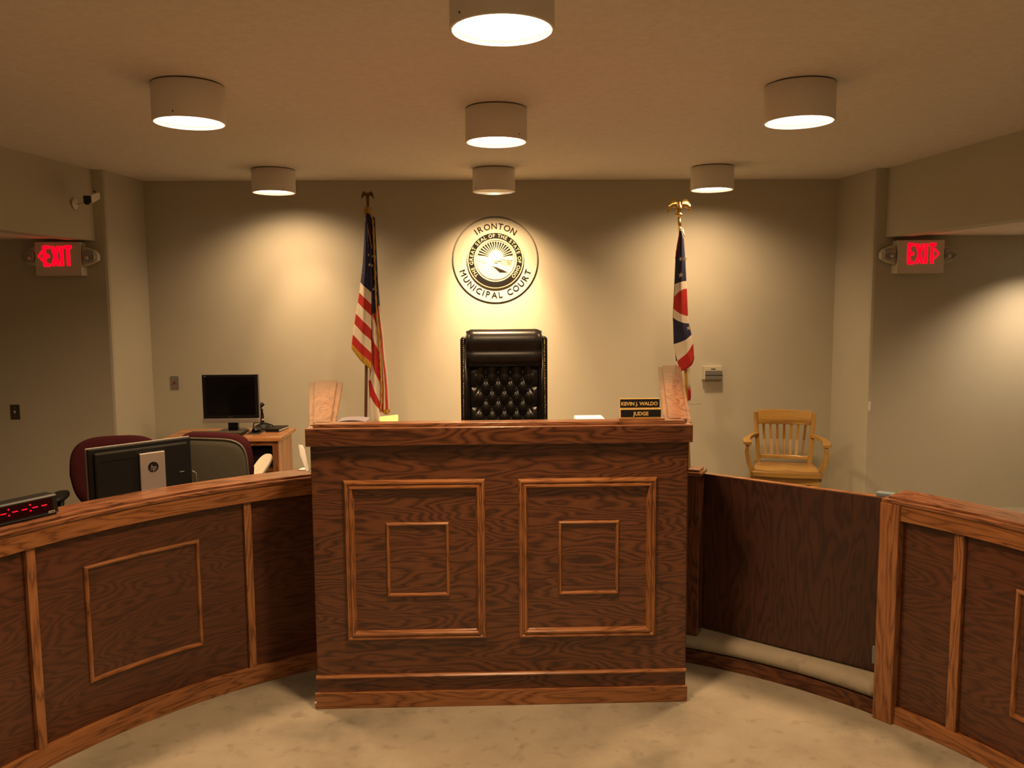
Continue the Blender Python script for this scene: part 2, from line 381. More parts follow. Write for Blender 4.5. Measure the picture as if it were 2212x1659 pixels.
# ------------------------------------------------------------------ ceiling lamps
def downlight(x, y, label, power, kind='flood', aim=None, grp='white cylinder downlights on the ceiling', rot=0, light=None):
    t = thing('cylinder_downlight', label, 'ceiling light', (x, y, ZC), 0, grp)
    ro, ri, zb = .167, .158, -.18
    mb = MB().lathe([(ro - .004, -.006), (ro, -.010), (ro, zb + .003), (ro - .002, zb), (ri, zb), (ri, zb + .04), (ri - .01, -.02), (.02, -.012)], n=56)
    build('housing', mb, WHITE, t)
    build('ceiling_gap', MB().lathe([(ro - .012, -.009), (ro - .012, 0)], n=40), GREYP, t)
    a = rot
    build('screw', MB().ball((ro * sin(a) * 1.0, -ro * cos(a), zb + .022), .0035), DARK, t)
    if kind == 'flood':
        build('lens', MB().lathe([(0, zb + .028), (ri - .001, zb + .028), (ri - .001, zb + .034), (0, zb + .034)], n=48), LENS, t)
    else:
        build('lens', MB().lathe([(0, zb + .028), (ri - .001, zb + .028), (ri - .001, zb + .034), (0, zb + .034)], n=48), LENSDIM, t)
        # half baffle: near part of the opening is closed by a cream shield with a wavy edge
        pts = [(ri * .985 * cos(q), ri * .985 * sin(q)) for q in [pi + pi * k / 24 for k in range(25)]]
        edge = [(ri * .985 - k * ri * 1.97 / 30, .055 + .004 * sin(k * 2.1) + .003 * random.random()) for k in range(31)]
        edge = [(ex, min(ey, sqrt(max(0, (ri * .985) ** 2 - ex * ex)))) for ex, ey in edge]
        build('shield', MB().prism(pts + edge, zb + .006, zb + .010), WHITE, t)
    L = bpy.data.lights.new('lamp', 'AREA'); L.shape = 'DISK'; L.size = .27; L.energy = power; L.color = WARM
    L.spread = rad(150)
    lo = bpy.data.objects.new('lamp', L); COL.objects.link(lo); lo.parent = t; lo.location = (0, 0, zb + .02)
    if kind != 'flood': lo.location = (0, .105, zb + .02); L.size = .07
    for q, size, pw, blend in light or ():
        L2 = bpy.data.lights.new('lamp', 'SPOT'); L2.energy = pw; L2.color = WARM; L2.spot_size = rad(size); L2.spot_blend = blend
        L2.shadow_soft_size = .05
        l2 = bpy.data.objects.new('beam', L2); COL.objects.link(l2); l2.parent = t; l2.location = (0, .105 if kind != 'flood' else 0, zb + .018)
        d = Vector(q) - Vector((x, y, ZC + zb)); l2.rotation_euler = d.to_track_quat('-Z', 'Y').to_euler()
    return t
downlight(.055, 2.725, 'white cylinder downlight cut off by the top edge, nearest and largest', P_MAIN, rot=-.9)
downlight(.057, 4.59, 'white cylinder downlight in the middle of the ceiling, in front of the small unlit-looking one', P_MAIN, rot=.8)
downlight(-1.412, 4.10, 'large white cylinder downlight above the computer desk side, left of the centre row', P_MAIN, rot=-.1)
downlight(1.523, 4.09, 'large white cylinder downlight over the swing gate side, casting a faint ceiling shadow', P_MAIN, rot=2.8)
downlight(-1.664, 6.664, 'small white cylinder downlight by the back wall above the black monitor', P_BACK, rot=.7,
          light=(((-1.60, 7.26, .80), 135, 80, 1), ((-1.44, 7.26, 1.18), 58, 85, 1)))
downlight(.06, 6.65, 'cylinder downlight before the wall seal, only a thin lit crescent showing', P_BACK * .5, 'shield', rot=-1.0,
          light=(((.07, 7.26, .95), 112, P_SEAL * .42, 1), ((.07, 7.26, 1.28), 66, P_SEAL * .62, 1)))
downlight(1.773, 6.58, 'small white cylinder downlight by the back wall, up and right of the eagle finial', P_BACK, rot=2.6,
          light=(((1.85, 7.26, .85), 135, 82, 1), ((1.70, 7.26, 1.25), 60, 30, 1)))
for q in ((-1.5, 1.1), (1.6, 1.1), (.055, -.6), (-1.8, -1.6), (1.9, -1.6)):  # out-of-frame lamps, added to light the near part of the room
    downlight(q[0], q[1], 'added unseen cylinder downlight lighting the public side of the courtroom', P_REAR * .45 if q[1] > 0 else P_REAR, grp='added cylinder downlights out of view')
# recessed can in the right corridor washing its wall
t = thing('recessed_downlight', 'recessed corridor downlight past the right exit sign', 'ceiling light', (4.42, 6.14, ZH + .012))
build('trim_ring', MB().lathe([(.07, 0), (.095, 0), (.095, -.006), (.07, -.006), (.07, 0)], n=32), WHITE, t)
build('bulb', MB().lathe([(0, .0), (.066, 0), (.066, -.003), (0, -.003)], n=32), LENS, t)
L = bpy.data.lights.new('lamp', 'SPOT'); L.energy = P_CORR; L.color = (1, .70, .44); L.spot_size = rad(122); L.spot_blend = .8; L.shadow_soft_size = .03
lo = bpy.data.objects.new('lamp', L); COL.objects.link(lo); lo.parent = t; lo.location = (0, 0, -.015)

# ------------------------------------------------------------------ judge's bench
BX0, BX1, BY, BZ = -.748, .846, 3.452, 1.150
t = thing('judges_bench', 'tall dark oak bench with four moulded rectangles on its front', 'bench', (.05, 3.5, 0)); K = Kit(t)
K('front_panel', MB().box(BX0, BX1, BY, BY + .05, .0, BZ, 'x'), OAK, .002)
K('base_board', MB().box(BX0 - .012, BX1 + .010, BY - .014, BY, 0, .070, 'x'), OAKR, .003)
mb = MB().xprism([(BY, .130), (BY - .004, .128), (BY - .014, .134), (BY - .016, .140), (BY - .010, .146), (BY, .147)], BX0 - .004, BX1 + .004, 'x'); K('chair_rail', mb, OAKR)
K('apron', MB().box(-.762, .859, 3.420, 3.445, BZ, 1.2235, 'x'), OAK, .003)
K('cap', MB().box(-.762, .859, 3.422, 3.53, 1.205, 1.2255, 'x'), OAKT, .003)
K('cap_strip', MB().box(-.735, .832, 3.447, 3.52, 1.2255, 1.240, 'x'), OAKT, .003)
big = [(0, 0), (.002, .010), (.008, .018), (.014, .019), (.018, .013), (.022, .012), (.026, .020), (.033, .021), (.038, .014), (.040, .006), (.043, 0)]
small = [(0, 0), (.002, .007), (.006, .011), (.011, .010), (.015, .004), (.016, 0)]
mp = lambda u, v, h: (u, BY - h, v)
for r in ((-.615, -.017, .300, 1.000), (.122, .715, .298, .998)):
    K('outer_moulding', frame(MB(), *r, big, mp), OAKR)
for r in ((-.441, -.172, .490, .815), (.293, .555, .487, .812)):
    K('inner_moulding', frame(MB(), *r, small, mp), OAKR)
# side arms running back from the bench, caps level with the front cap
def arm(K, A, B, C, D, name):      # A inner front, B inner back, C outer back, D outer front
    def lerp(p, q, k): return (p[0] + (q[0] - p[0]) * k, p[1] + (q[1] - p[1]) * k)
    K('arm_cap', MB().prism([A, B, C, D], 1.205, 1.2255, 'y'), OAKT, .003)
    i0, i1, o1, o0 = lerp(A, D, .17), lerp(B, C, .17), lerp(C, B, .17), lerp(D, A, .17)
    K('arm_cap_strip', MB().prism([i0, lerp(i1, i0, .012), lerp(o1, o0, .012), o0], 1.2255, 1.240, 'y'), OAKT, .003)
    q = .03 if name == 'left' else .09
    a0, a1, b1, b0 = lerp(D, A, q), lerp(C, B, q), lerp(C, B, .28), lerp(D, A, .28)
    K('arm_panel', MB().prism([a0, a1, b1, b0], 0, 1.205, 'y'), OAK)
    K('arm_apron', MB().prism([D, C, lerp(C, B, .08), lerp(D, A, .08)], BZ, 1.206, 'y'), OAK)
arm(K, (-.650, 3.50), (-.952, 5.43), (-1.165, 5.41), (-.762, 3.50), 'left')
arm(K, (.752, 3.50), (1.322, 6.38), (1.512, 6.44), (.872, 3.50), 'right')
# worktop behind the cap
K('inner_ledge', MB().box(-.715, .79, 3.528, 3.72, 1.130, 1.150, 'x').box(-.715, .79, 3.70, 3.715, .93, 1.130, 'x'), OAKT, .002)
K('worktop', MB().prism([(-.72, 3.50), (.80, 3.50), (.93, 4.12), (-.80, 4.12)], .90, .93, 'x'), OAKT)
K('paint_chip', MB().box(-.7605, -.752, 3.436, 3.440, .028, .034), PAPER)

# nameplate
t = thing('nameplate', 'two-line black and gold nameplate on a small wooden base on the bench', 'nameplate', (.655, 3.475, 1.24)); K = Kit(t)
def np_rect(x0, x1, z0, z1, y):
    K('gold_frame', MB().box(x0, x1, y, y + .006, z0, z1), GOLDP, .001)
    K('black_plate', MB().box(x0 + .004, x1 - .003, y - .0015, y + .001, z0 + .005, z1 - .004), DARK)
K('wooden_base', MB().box(.552, .748, 3.462, 3.505, 1.240, 1.247, 'x'), OAKR, .001)
np_rect(.557, .732, 1.287, 1.331, 3.487); np_rect(.559, .737, 1.247, 1.287, 3.480)
mb = MB(); text_mb(mb, 'KEVIN J. WALDO', .021, (.6435, 3.4845, 1.3085), .0006, .156, bold=.0007); K('name_lettering', mb, GOLDP)
mb = MB(); text_mb(mb, 'JUDGE', .022, (.648, 3.4775, 1.2665), .0006, .066, bold=.0007); K('title_lettering', mb, GOLDP)

# papers behind the cap, resting on raised worktop risers
t = thing('law_book', 'thick purple-grey book lying behind the bench top near the flag pole', 'book', (-.595, 3.63, 1.15)); K = Kit(t)
K('pages', MB().box(-.652, -.542, 3.575, 3.690, 1.153, 1.231), mat('purple_grey_pages', (.07, .06, .075), .7), .002)
mb = MB().grid([[(-.660 + .130 * i / 10, 3.570 + .125 * j / 6, 1.2315 + .006 * (1 - (i / 5 - 1) ** 2)) for i in range(11)] for j in range(7)])
GB = mat('grey_book_cover', (.16, .14, .17), .5)
K('cover', mb, GB); K('spine_side', MB().box(-.662, -.652, 3.570, 3.695, 1.151, 1.232).box(-.655, -.530, 3.570, 3.695, 1.1505, 1.154), mat('dark_cover', (.05, .045, .06), .5))
mb = MB().box(0, .082, 0, .012, 0, .112); mb.xf(Matrix.Translation((-.478, 3.600, 1.160)) @ Matrix.Rotation(rad(-6), 4, 'Y') @ Matrix.Rotation(rad(-46), 4, 'X'))
tag(build('notepad', mb, YELLOW, bevel=.002), 'pale yellow legal pad edge showing above the bench top below the flag', 'notepad')
mb = MB().box(.384, .512, 3.585, 3.700, 1.151, 1.232)
tag(build('paper_tray', mb, PAPER, bevel=.010, seg=4), 'white rounded paper tray edge just above the bench top beside the chair', 'tray')

# ------------------------------------------------------------------ curved counters
def wing(t, t0, t1, R, stiles, frames, zb, lbl):
    K = Kit(t); n = max(8, int(abs(t1 - t0) / 1.5))
    K('panel', MB().arcbox(R + .022, R + .04, 0, .92, t0, t1, n), OAKW)
    K('base_board', MB().arcbox(R, R + .022, 0, zb, t0, t1, n), OAKR, .002)
    K('top_rail', MB().arcbox(R - .008, R + .024, .856, .924, t0, t1, n), OAKR, .0015)
    K('cap', MB().arcbox(R - .014, R + .17, .922, .937, t0, t1, n), OAKT, .003)
    K('cap_strip', MB().arcbox(R + .010, R + .160, .937, .947, t0, t1, n), OAKT, .003)
    K('back_panel', MB().arcbox(R + .15, R + .165, 0, .922, t0, t1, n), OAK)
    for a, b in stiles: K('stile', MB().arcbox(R + .004, R + .023, zb, .857, a, b, 2, 'tz'), OAKR, .002)
    sm = [(0, 0), (.001, .009), (.006, .014), (.013, .012), (.017, .005), (.018, 0)]
    for a, b, z0, z1 in frames:
        fm = lambda u, v, h: (CX + (R + .022 - h) * sin(u / 2.0), CY + (R + .022 - h) * cos(u / 2.0), v)
        K('moulding', frame(MB(), rad(a) * 2, rad(b) * 2, z0, z1, sm, fm, 14, 1, 't', 'tz'), OAKR)
    return K
t = thing('curved_counter', 'long curved oak counter left of the bench carrying the timer clock', 'counter', (-1.5, 3.3, 0))
KL = wing(t, -104, -26.0, 1.995, [(-35.3, -34.35), (-61.2, -60.2), (-87.0, -86.0)], [(-54.8, -41.0, .247, .724), (-81, -67, .247, .724)], .083, 'left')
KL('worktop', MB().arcbox(2.165, 2.72, .70, .73, -100, -38, 36), OAKT)
KL('support_panel', MB().arcbox(2.17, 2.70, 0, .70, -44, -43, 2), OAK)
KL('support_panel', MB().arcbox(2.17, 2.70, 0, .70, -97, -96, 2), OAK)
t = thing('curved_counter', 'curved oak counter at the far right beyond the swing gate', 'counter', (1.75, 3.0, 0))
KR = wing(t, 53.7, 104, 1.985, [(59.85, 60.95), (86, 87)], [(66.6, 80.4, .225, .705)], .070, 'right')
KR('end_post', MB().arcbox(1.968, 2.13, 0, .921, 51.45, 53.75, 3, 'tz'), OAKR, .003)
KR('end_cap', MB().arc([(1.972, .921), (2.155, .921), (2.155, .937), (1.972, .937)], 51.5, 53.8, 3), OAKT, .003)
KR('end_cap_strip', MB().arc([(1.995, .937), (2.145, .937), (2.145, .947), (1.995, .947)], 52.0, 53.8, 3), OAKT, .003)
# short stub post fixed to the bench side
t = thing('gate_post', 'short dark oak post between the bench and the swing gate', 'post', (1.0, 3.85, ZP)); K = Kit(t)
K('shaft', MB().arcbox(2.0, 2.088, ZP, .921, 26.2, 27.95, 4, 'tz'), OAK, .003)
K('cap', MB().arcbox(1.985, 2.112, .921, .937, 26.2, 28.15, 4), OAKT, .003)
K('cap_strip', MB().arcbox(2.005, 2.098, .937, .947, 26.2, 27.8, 4), OAKT, .003)
# swing gate
t = thing('swing_gate', 'plain dark veneered swing gate between two oak posts', 'gate', (1.36, 3.66, ZP)); K = Kit(t)
g0 = Vector((CX + 2.095 * sin(rad(28.15)), CY + 2.095 * cos(rad(28.15)), 0)); g1 = Vector((CX + 2.095 * sin(rad(51.4)), CY + 2.095 * cos(rad(51.4)), 0))
gd = (g1 - g0).normalized(); gn = Vector((gd.y, -gd.x, 0)) * -1
if gn.y < 0: gn = -gn
def gp(u, w):
    if u < .01: u = -.030
    p = g0 + gd * u + gn * w; return (p.x, p.y)
GL = (g1 - g0).length
K('leaf', MB().prism([gp(.004, 0), gp(GL - .008, 0), gp(GL - .008, .034), gp(.004, .034)], .150, .910, 'z'), OAKG, .001)
K('top_edge', MB().prism([gp(.004, .001), gp(GL - .008, .001), gp(GL - .008, .033), gp(.004, .033)], .910, .9135, 'x'), OAKR)
K('latch', MB().prism([gp(GL - .075, .008), gp(GL - .004, .008), gp(GL - .004, .050), gp(GL - .075, .050)], .9135, .930), STEEL, .003)
mb = MB().prism([gp(GL - .062, -.012), gp(GL - .006, -.012), gp(GL - .006, 0), gp(GL - .062, 0)], .185, .262); K('hinge_plate', mb, STEEL, .003)
K('hinge_label', MB().prism([gp(GL - .050, -.014), gp(GL - .008, -.014), gp(GL - .008, -.012), gp(GL - .050, -.012)], .200, .243), PAPER)
K('hinge_pin', MB().prism([gp(GL - .040, -.016), gp(GL - .006, -.016), gp(GL - .006, .02), gp(GL - .040, .02)], .158, .178), DARK, .002)

# ------------------------------------------------------------------ timer clock
def local(ox, oy, oz, a):       # local frame: x along direction a
    return Matrix.Translation((ox, oy, oz)) @ Matrix.Rotation(a, 4, 'Z')
cd = Vector((.113, .189, 0)).normalized(); ca = atan2(cd.y, cd.x)
# lies with its right front corner at (-1.656,3.169), running towards the viewer's left
t = thing('timer_clock', 'black digital timer with red dashes on the left counter top', 'clock', (-1.656, 3.169, .948)); t.rotation_euler = (0, 0, ca)
K = Kit(t, False)      # local: x from -.26 to 0 along the face, +y away from the viewer
mb = MB().xprism([(0, .004), (0, .012), (.006, .070), (.014, .076), (.075, .076), (.082, .070), (.085, .004)], -.262, 0, 'x'); K('case', mb, DARK, .002)
K('foot', MB().box(-.255, -.006, .004, .08, 0, .005), DARK)
K('display_window', MB().xprism([(-.0015, .016), (.0038, .066), (.010, .066), (.006, .016)], -.252, -.020), REDDIM)
K('ridge', MB().xprism([(-.003, .006), (-.003, .0085), (.002, .0085), (.002, .006)], -.262, 0), mat('ridge_grey', (.05, .05, .05), .4))
for cx in (-.205, -.163, -.128, -.088, -.054):
    K('digit_dash', MB().box(cx - .010, cx + .010, -.0010, .003, .041, .0445), REDLED, .001)
for cx in (-.185, -.106):
    for z in (.031, .053): K('colon_dot', MB().box(cx - .0028, cx + .0028, -.001 + (z - .031) * .1, .003, z, z + .005), REDLED)
mb = MB().box(-.040, -.016, -.0035, .0, .009, .0165); K('maker_badge', mb, mat('badge', (.45, .42, .34), .5))
mb = MB()
for k, w in enumerate((.004, .003, .0045, .003)): mb.box(-.037 + k * .0052, -.037 + k * .0052 + w, -.0042, -.0035, .0110, .0145)
K('badge_letters', mb, DARK)

# ------------------------------------------------------------------ rear-facing monitor on the left counter
t = thing('computer_monitor', 'black widescreen monitor seen from behind with a silver spine', 'monitor', (-1.784, 3.695, .73)); t.rotation_euler = (0, 0, atan2(.7, .714))
K = Kit(t, False); Z0 = -.73
K('shell', MB().box(.0, .470, .004, .030, .800 + Z0, 1.098 + Z0), DARK, .004)
K('bezel_edge', MB().box(-.004, .474, .024, .034, .796 + Z0, 1.102 + Z0), GUNM, .002)
K('screen', MB().box(.010, .460, .033, .0345, .812 + Z0, 1.088 + Z0), SCREEN)
K('rear_bulge', MB().box(.020, .450, -.011, .006, .805 + Z0, 1.080 + Z0), DARK, .014)
K('stand_spine', MB().box(.214, .331, -.024, -.012, .735 + Z0, 1.054 + Z0), SILVER, .003)
K('stand_foot', MB().box(.140, .400, -.10, .10, 0, .012), SILVER, .004)
K('seam_line', MB().box(.045, .200, -.0135, -.0120, 1.0385 + Z0, 1.0400 + Z0), BLACK)
K('corner_label', MB().box(.402, .425, -.0135, -.0120, .938 + Z0, .942 + Z0), GUNM)
mb = MB().lathe([(0, 0), (.0245, 0), (.0245, .0012), (0, .0012)], c=(.2735, -.0240, .985 + Z0), n=40, axis='y', sm=False); K('logo_disc', mb, DARK)
mb = MB(); text_mb(mb, 'hp', .040, (.2735, -.0256, .984 + Z0), .0004, .029, bold=.0002, shear=.35); K('logo_letters', mb, SILVER)
K('cable', MB().tube([(.475, .01, .20), (.487, .0, .19), (.492, .01, .10), (.49, .03, .02)], .004), GREYP)

# ------------------------------------------------------------------ swivel task chairs
def task_chair(label, x, y, rz, top, backM, w=.235, arm_mat=DARK, ex=3.0, az=.66, ax=.275):
    t = thing('task_chair', label, 'chair', (x, y, 0), rz, None); K = Kit(t, False)
    zt = top
    H = .215; cz = zt - H
    ol = []
    for a, b in superell(1, 1, ex, 56): ol.append((a * w * (1 - .14 * max(0, -b)) , cz + b * H))
    bend = lambda a, b: -.30 * a * a + .10 * (b - cz)
    # local -y faces the sitter's front: the fabric pad is at -y, the shell behind it
    K('backrest_pad', MB().pillow(ol, .075, lambda a, b: bend(a, b) + .17), MAROON)
    ol2 = [(a * 1.01, cz - .018 + (b - cz) * .95) for a, b in ol]
    K('backrest_shell', MB().pillow(ol2, .03, lambda a, b: bend(a, b) + .218), backM)
    K('shell_rim', MB().tube([(a, .228 + bend(a, b), b) for a, b in ol2 + ol2[:1]], .006, 8), backM)
    K('back_bar', MB().tube([(0, .23, cz - .12), (0, .24, .48), (0, .12, .40), (0, 0, .39)], .022, 8), DARK)
    so = superell(.25, .24, 3.2, 40)
    mb = MB().pillow(so, .09, lambda a, b: 0); mb.xf(Matrix.Translation((0, -.02, .46)) @ Matrix.Rotation(rad(90), 4, 'X')); K('seat', mb, MAROON)
    for s in (-1, 1):
        mb = MB().pillow(superell(.045, .12, 2.6, 28), .028); mb.xf(Matrix.Translation((s * ax, -.03, az)) @ Matrix.Rotation(rad(90 if az < .7 else 60), 4, 'X')); K('armrest', mb, arm_mat)
        K('arm_support', MB().tube([(s * ax, 0, az - .01), (s * .285, .01, .54), (s * .22, .0, .42)], [.022, .02, .018], 8), arm_mat)
    K('gas_column', MB().lathe([(.028, .09), (.028, .22), (.018, .22), (.018, .42)], n=20), DARK)
    for k in range(5):
        a = 2 * pi * k / 5 + .3
        K('base_arm', MB().tube([(0, 0, .10), (.27 * cos(a), .27 * sin(a), .065)], [.028, .016], 8), DARK)
        K('caster', MB().ball((.27 * cos(a), .27 * sin(a), .028), .022, .022, .028), DARK)
    return t
task_chair('maroon fabric swivel chair facing forward behind the rear-facing monitor', -2.18, 4.78, rad(14), .962, GREYP, .255, ex=3.4)
task_chair('maroon swivel chair showing its grey plastic back, beside the computer desk', -1.545, 4.94, rad(180 - 14), 1.008, GREYP, .232, BEIGEP, ex=4.5, az=.765, ax=.178)

# ------------------------------------------------------------------ computer desk by the back wall and what stands on it
DT = .80
t = thing('computer_desk', 'small honey oak computer desk carrying the black monitor', 'desk', (-1.85, 6.0, 0.0958)); K = Kit(t); t.location = (-1.9571, 6.3474, 0.0000); t.scale = (1.058,) * 3  # desk and its items scaled about the camera; recomputed roots written as plain values
K('desktop', MB().box(-2.30, -1.463, 5.81, 6.27, DT - .028, DT, 'x'), HONEY, .006, seg=3)
K('side_panel', MB().box(-1.512, -1.490, 5.84, 6.25, 0.0958, DT - .028, 'z'), HONEY)
K('side_panel', MB().box(-2.28, -2.26, 5.84, 6.25, 0.0958, DT - .028, 'z'), HONEY)
K('back_panel', MB().box(-2.26, -1.512, 6.235, 6.25, 0.0958, DT - .028, 'x'), OAK)
K('face_frame', MB().box(-1.530, -1.490, 5.832, 5.846, 0.0958, DT - .028, 'z').box(-2.28, -1.53, 5.832, 5.846, DT - .060, DT - .028, 'x'), OAKR)
K('shelf', MB().box(-2.26, -1.512, 5.85, 6.23, .548, .566, 'x'), OAKR)
K('divider', MB().box(-1.80, -1.785, 5.85, 6.23, 0.0958, DT - .03, 'z'), OAK)
t = thing('computer_tower', 'small black computer box in the shelf under the desk', 'computer', (-1.65, 6.0, .566)); K = Kit(t); t.location = (-1.7455, 6.3474, 0.4974); t.scale = (1.058,) * 3
K('case', MB().box(-1.760, -1.545, 5.93, 6.20, .567, .70), DARK, .003)
K('fan_ring', MB().lathe([(.020, 0), (.027, 0), (.027, .004), (.020, .004), (.020, 0)], c=(-1.60, 5.93, .640), n=24, axis='y'), GREYP)
K('front_badge', MB().box(-1.612, -1.585, 5.927, 5.931, .590, .600), SILVER)
# monitor
t = thing('computer_monitor', 'black square monitor with a silver chin on the computer desk', 'monitor', (-1.885, 6.12, DT)); K = Kit(t); t.location = (-1.9941, 6.4743, 0.7450); t.scale = (1.058,) * 3
K('bezel', MB().box(-2.094, -1.690, 6.095, 6.13, .902, 1.222), DARK, .004)
K('outer_edge', MB().box(-2.098, -1.686, 6.105, 6.133, .868, 1.226), GUNM, .004)
K('screen', MB().box(-2.070, -1.712, 6.0935, 6.096, .925, 1.205), SCREEN)
K('chin', MB().box(-2.098, -1.686, 6.088, 6.13, .868, .900), SILVER, .004)
K('maker_mark', MB().box(-1.915, -1.88, 6.0935, 6.095, .909, .913), GREYP)
K('corner_badge', MB().box(-2.078, -2.066, 6.0930, 6.095, 1.209, 1.214), SILVER)
K('neck', MB().box(-1.922, -1.850, 6.11, 6.15, .812, .90), BLACK, .004)
mb = MB().lathe([(0, 0), (.11, 0), (.11, .006), (.09, .014), (0, .016)], c=(-1.885, 6.13, DT + .001), n=40); K('foot', mb, BLACK)
# keyboard, mouse, mat
t = thing('keyboard', 'dark keyboard on the desk in front of the black monitor', 'keyboard', (-1.95, 5.95, DT)); K = Kit(t); t.location = (-2.0629, 6.2945, 0.7450); t.scale = (1.058,) * 3
K('tray', MB().box(-2.16, -1.76, 5.90, 6.02, DT + .001, DT + .016), DARK, .003)
mb = MB()
for r in range(5):
    for c in range(18): mb.box(-2.150 + c * .0212, -2.150 + c * .0212 + .018, 5.908 + r * .021, 5.908 + r * .021 + .018, DT + .016, DT + .022)
K('keys', mb, GREYP)
t = thing('computer_mouse', 'glossy black mouse at the end of the keyboard', 'mouse', (-1.70, 6.06, DT)); K = Kit(t); t.location = (-1.7984, 6.4109, 0.7450); t.scale = (1.058,) * 3
mb = MB().ball((-1.70, 6.06, DT + .0205), .034, .055, .0175); K('shell', mb, BLACK)
K('wheel', MB().ball((-1.70, 6.02, DT + .031), .004, .009, .008), GREYP)
tag(build('mouse_mat', MB().box(-1.851, -1.751, 6.305, 6.485, .7455, .748), mat('mat_cloth', (.03, .02, .02), .9)), 'dark mat under the black mouse', 'mouse mat')
# microphone stand
t = thing('microphone_stand', 'short black desk microphone stand with an empty clip', 'microphone stand', (-1.665, 6.20, DT)); K = Kit(t); t.location = (-1.795, 6.575, 0.7450); t.scale = (1.058,) * 3
mb = MB().lathe([(0, 0), (.088, 0), (.090, .008), (.060, .028), (.022, .042), (.014, .046), (0, .046)], c=(-1.665, 6.20, DT + .001), n=32); mb.xf(Matrix.Translation((-1.665, 6.20, 0)) @ Matrix.Scale(.82, 4, (1, 0, 0)) @ Matrix.Scale(.82, 4, (0, 1, 0)) @ Matrix.Translation((1.665, -6.20, 0))); K('base', mb, DARK)
K('stem', MB().tube([(-1.665, 6.20, DT + .04), (-1.667, 6.20, DT + .115)], .013), DARK)
K('ferrule', MB().tube([(-1.666, 6.20, DT + .062), (-1.666, 6.20, DT + .080)], .0145), SILVER)
K('swivel', MB().tube([(-1.667, 6.20, DT + .115), (-1.669, 6.20, DT + .155)], .009), DARK)
mb = MB().tube([(-1.690, 6.19, DT + .160), (-1.655, 6.20, DT + .195)], .016, 10); K('clip', mb, DARK)
K('cable', MB().tube([(-1.72, 6.14, DT + .02), (-1.715, 6.15, DT + .055), (-1.67, 6.13, DT + .062), (-1.62, 6.14, DT + .052), (-1.59, 6.17, DT + .035), (-1.575, 6.20, DT + .012)], .0045, 8), DARK)
# book
t = thing('closed_book', 'thin black closed book at the right end of the desk', 'book', (-1.59, 6.16, DT)); K = Kit(t); t.location = (-1.6740, 6.5090, 0.7450); t.scale = (1.058,) * 3
K('cover', MB().prism([(-1.645, 6.07), (-1.545, 6.062), (-1.515, 6.235), (-1.620, 6.245)], DT + .018, DT + .024).prism([(-1.645, 6.07), (-1.545, 6.062), (-1.515, 6.235), (-1.620, 6.245)], DT + .001, DT + .004).prism([(-1.645, 6.07), (-1.545, 6.062), (-1.5445, 6.066), (-1.6445, 6.074)], DT + .003, DT + .019), DARK)
K('pages', MB().prism([(-1.640, 6.078), (-1.548, 6.070), (-1.520, 6.232), (-1.618, 6.241)], DT + .004, DT + .018), PAPER)

# folded card on the counter by the bench
t = thing('folded_card', 'folded white card standing where the left counter meets the bench', 'card', (-.89, 3.95, .948)); K = Kit(t)
K('front_leaf', MB().add([(-.918, 3.975, 1.062), (-.908, 3.955, 1.020), (-.868, 3.905, .949), (-.858, 3.915, .952), (-.885, 3.965, 1.035), (-.900, 3.985, 1.058),
    (-.918, 3.978, 1.064), (-.908, 3.958, 1.022), (-.868, 3.908, .951), (-.858, 3.918, .954), (-.885, 3.968, 1.037), (-.900, 3.988, 1.060)],
    [(0, 1, 2, 3, 4, 5), (11, 10, 9, 8, 7, 6)] + [(i, i + 6, (i + 1) % 6 + 6, (i + 1) % 6) for i in range(6)]), PAPER)
K('base_leaf', MB().prism([(-.915, 3.935), (-.868, 3.93), (-.858, 3.97), (-.905, 3.985)], .9475, .9495), PAPER)

# ------------------------------------------------------------------ judge's chair
t = thing('executive_chair', 'tall black tufted leather chair with brass nails behind the bench', 'chair', (.093, 4.86, ZP)); K = Kit(t)
cx = .093
def bentback(z): return .10 * max(0, 1.0 - z) * 0
# rear shell
ol = [(cx + .252 * sgn, z) for sgn, z in ()]
def shell_outline(w, zb, zt, r):
    o = [(cx - w, zb), (cx + w, zb)]
    for k in range(9): a = pi / 2 * k / 8; o.append((cx + w - r + r * cos(a) * 1, zt - r * 1.1 + r * 1.1 * sin(a)))
    for k in range(9): a = pi / 2 + pi / 2 * k / 8; o.append((cx - w + r + r * cos(a), zt - r * 1.1 + r * 1.1 * sin(a)))
    return o
K('back_shell', MB().yprism(shell_outline(.252, .58, 1.542, .018), 4.775, 4.87), LEATHER, .012, seg=3)
for s in (-1, 1):
    mb = MB(); mb.tube([(cx + s * .222, 4.765, .62), (cx + s * .220, 4.762, 1.2), (cx + s * .216, 4.766, 1.50)], [.019, .019, .014], 12, sx=.8); K('wing_bolster', mb, LEATHER)
    mb = MB()
    for k in range(72): mb.ball((cx + s * (.2385 - .005 * k / 71), 4.7735, .70 + .825 * k / 71), .0042, .003, .0042, 8, 4)
    K('nail_trim', mb, BRASS)
    mb = MB().box(cx + s * .205 - .006, cx + s * .205 + .006, 4.758, 4.78, .66, 1.45); K('side_gusset', mb, LEATHER, .003)
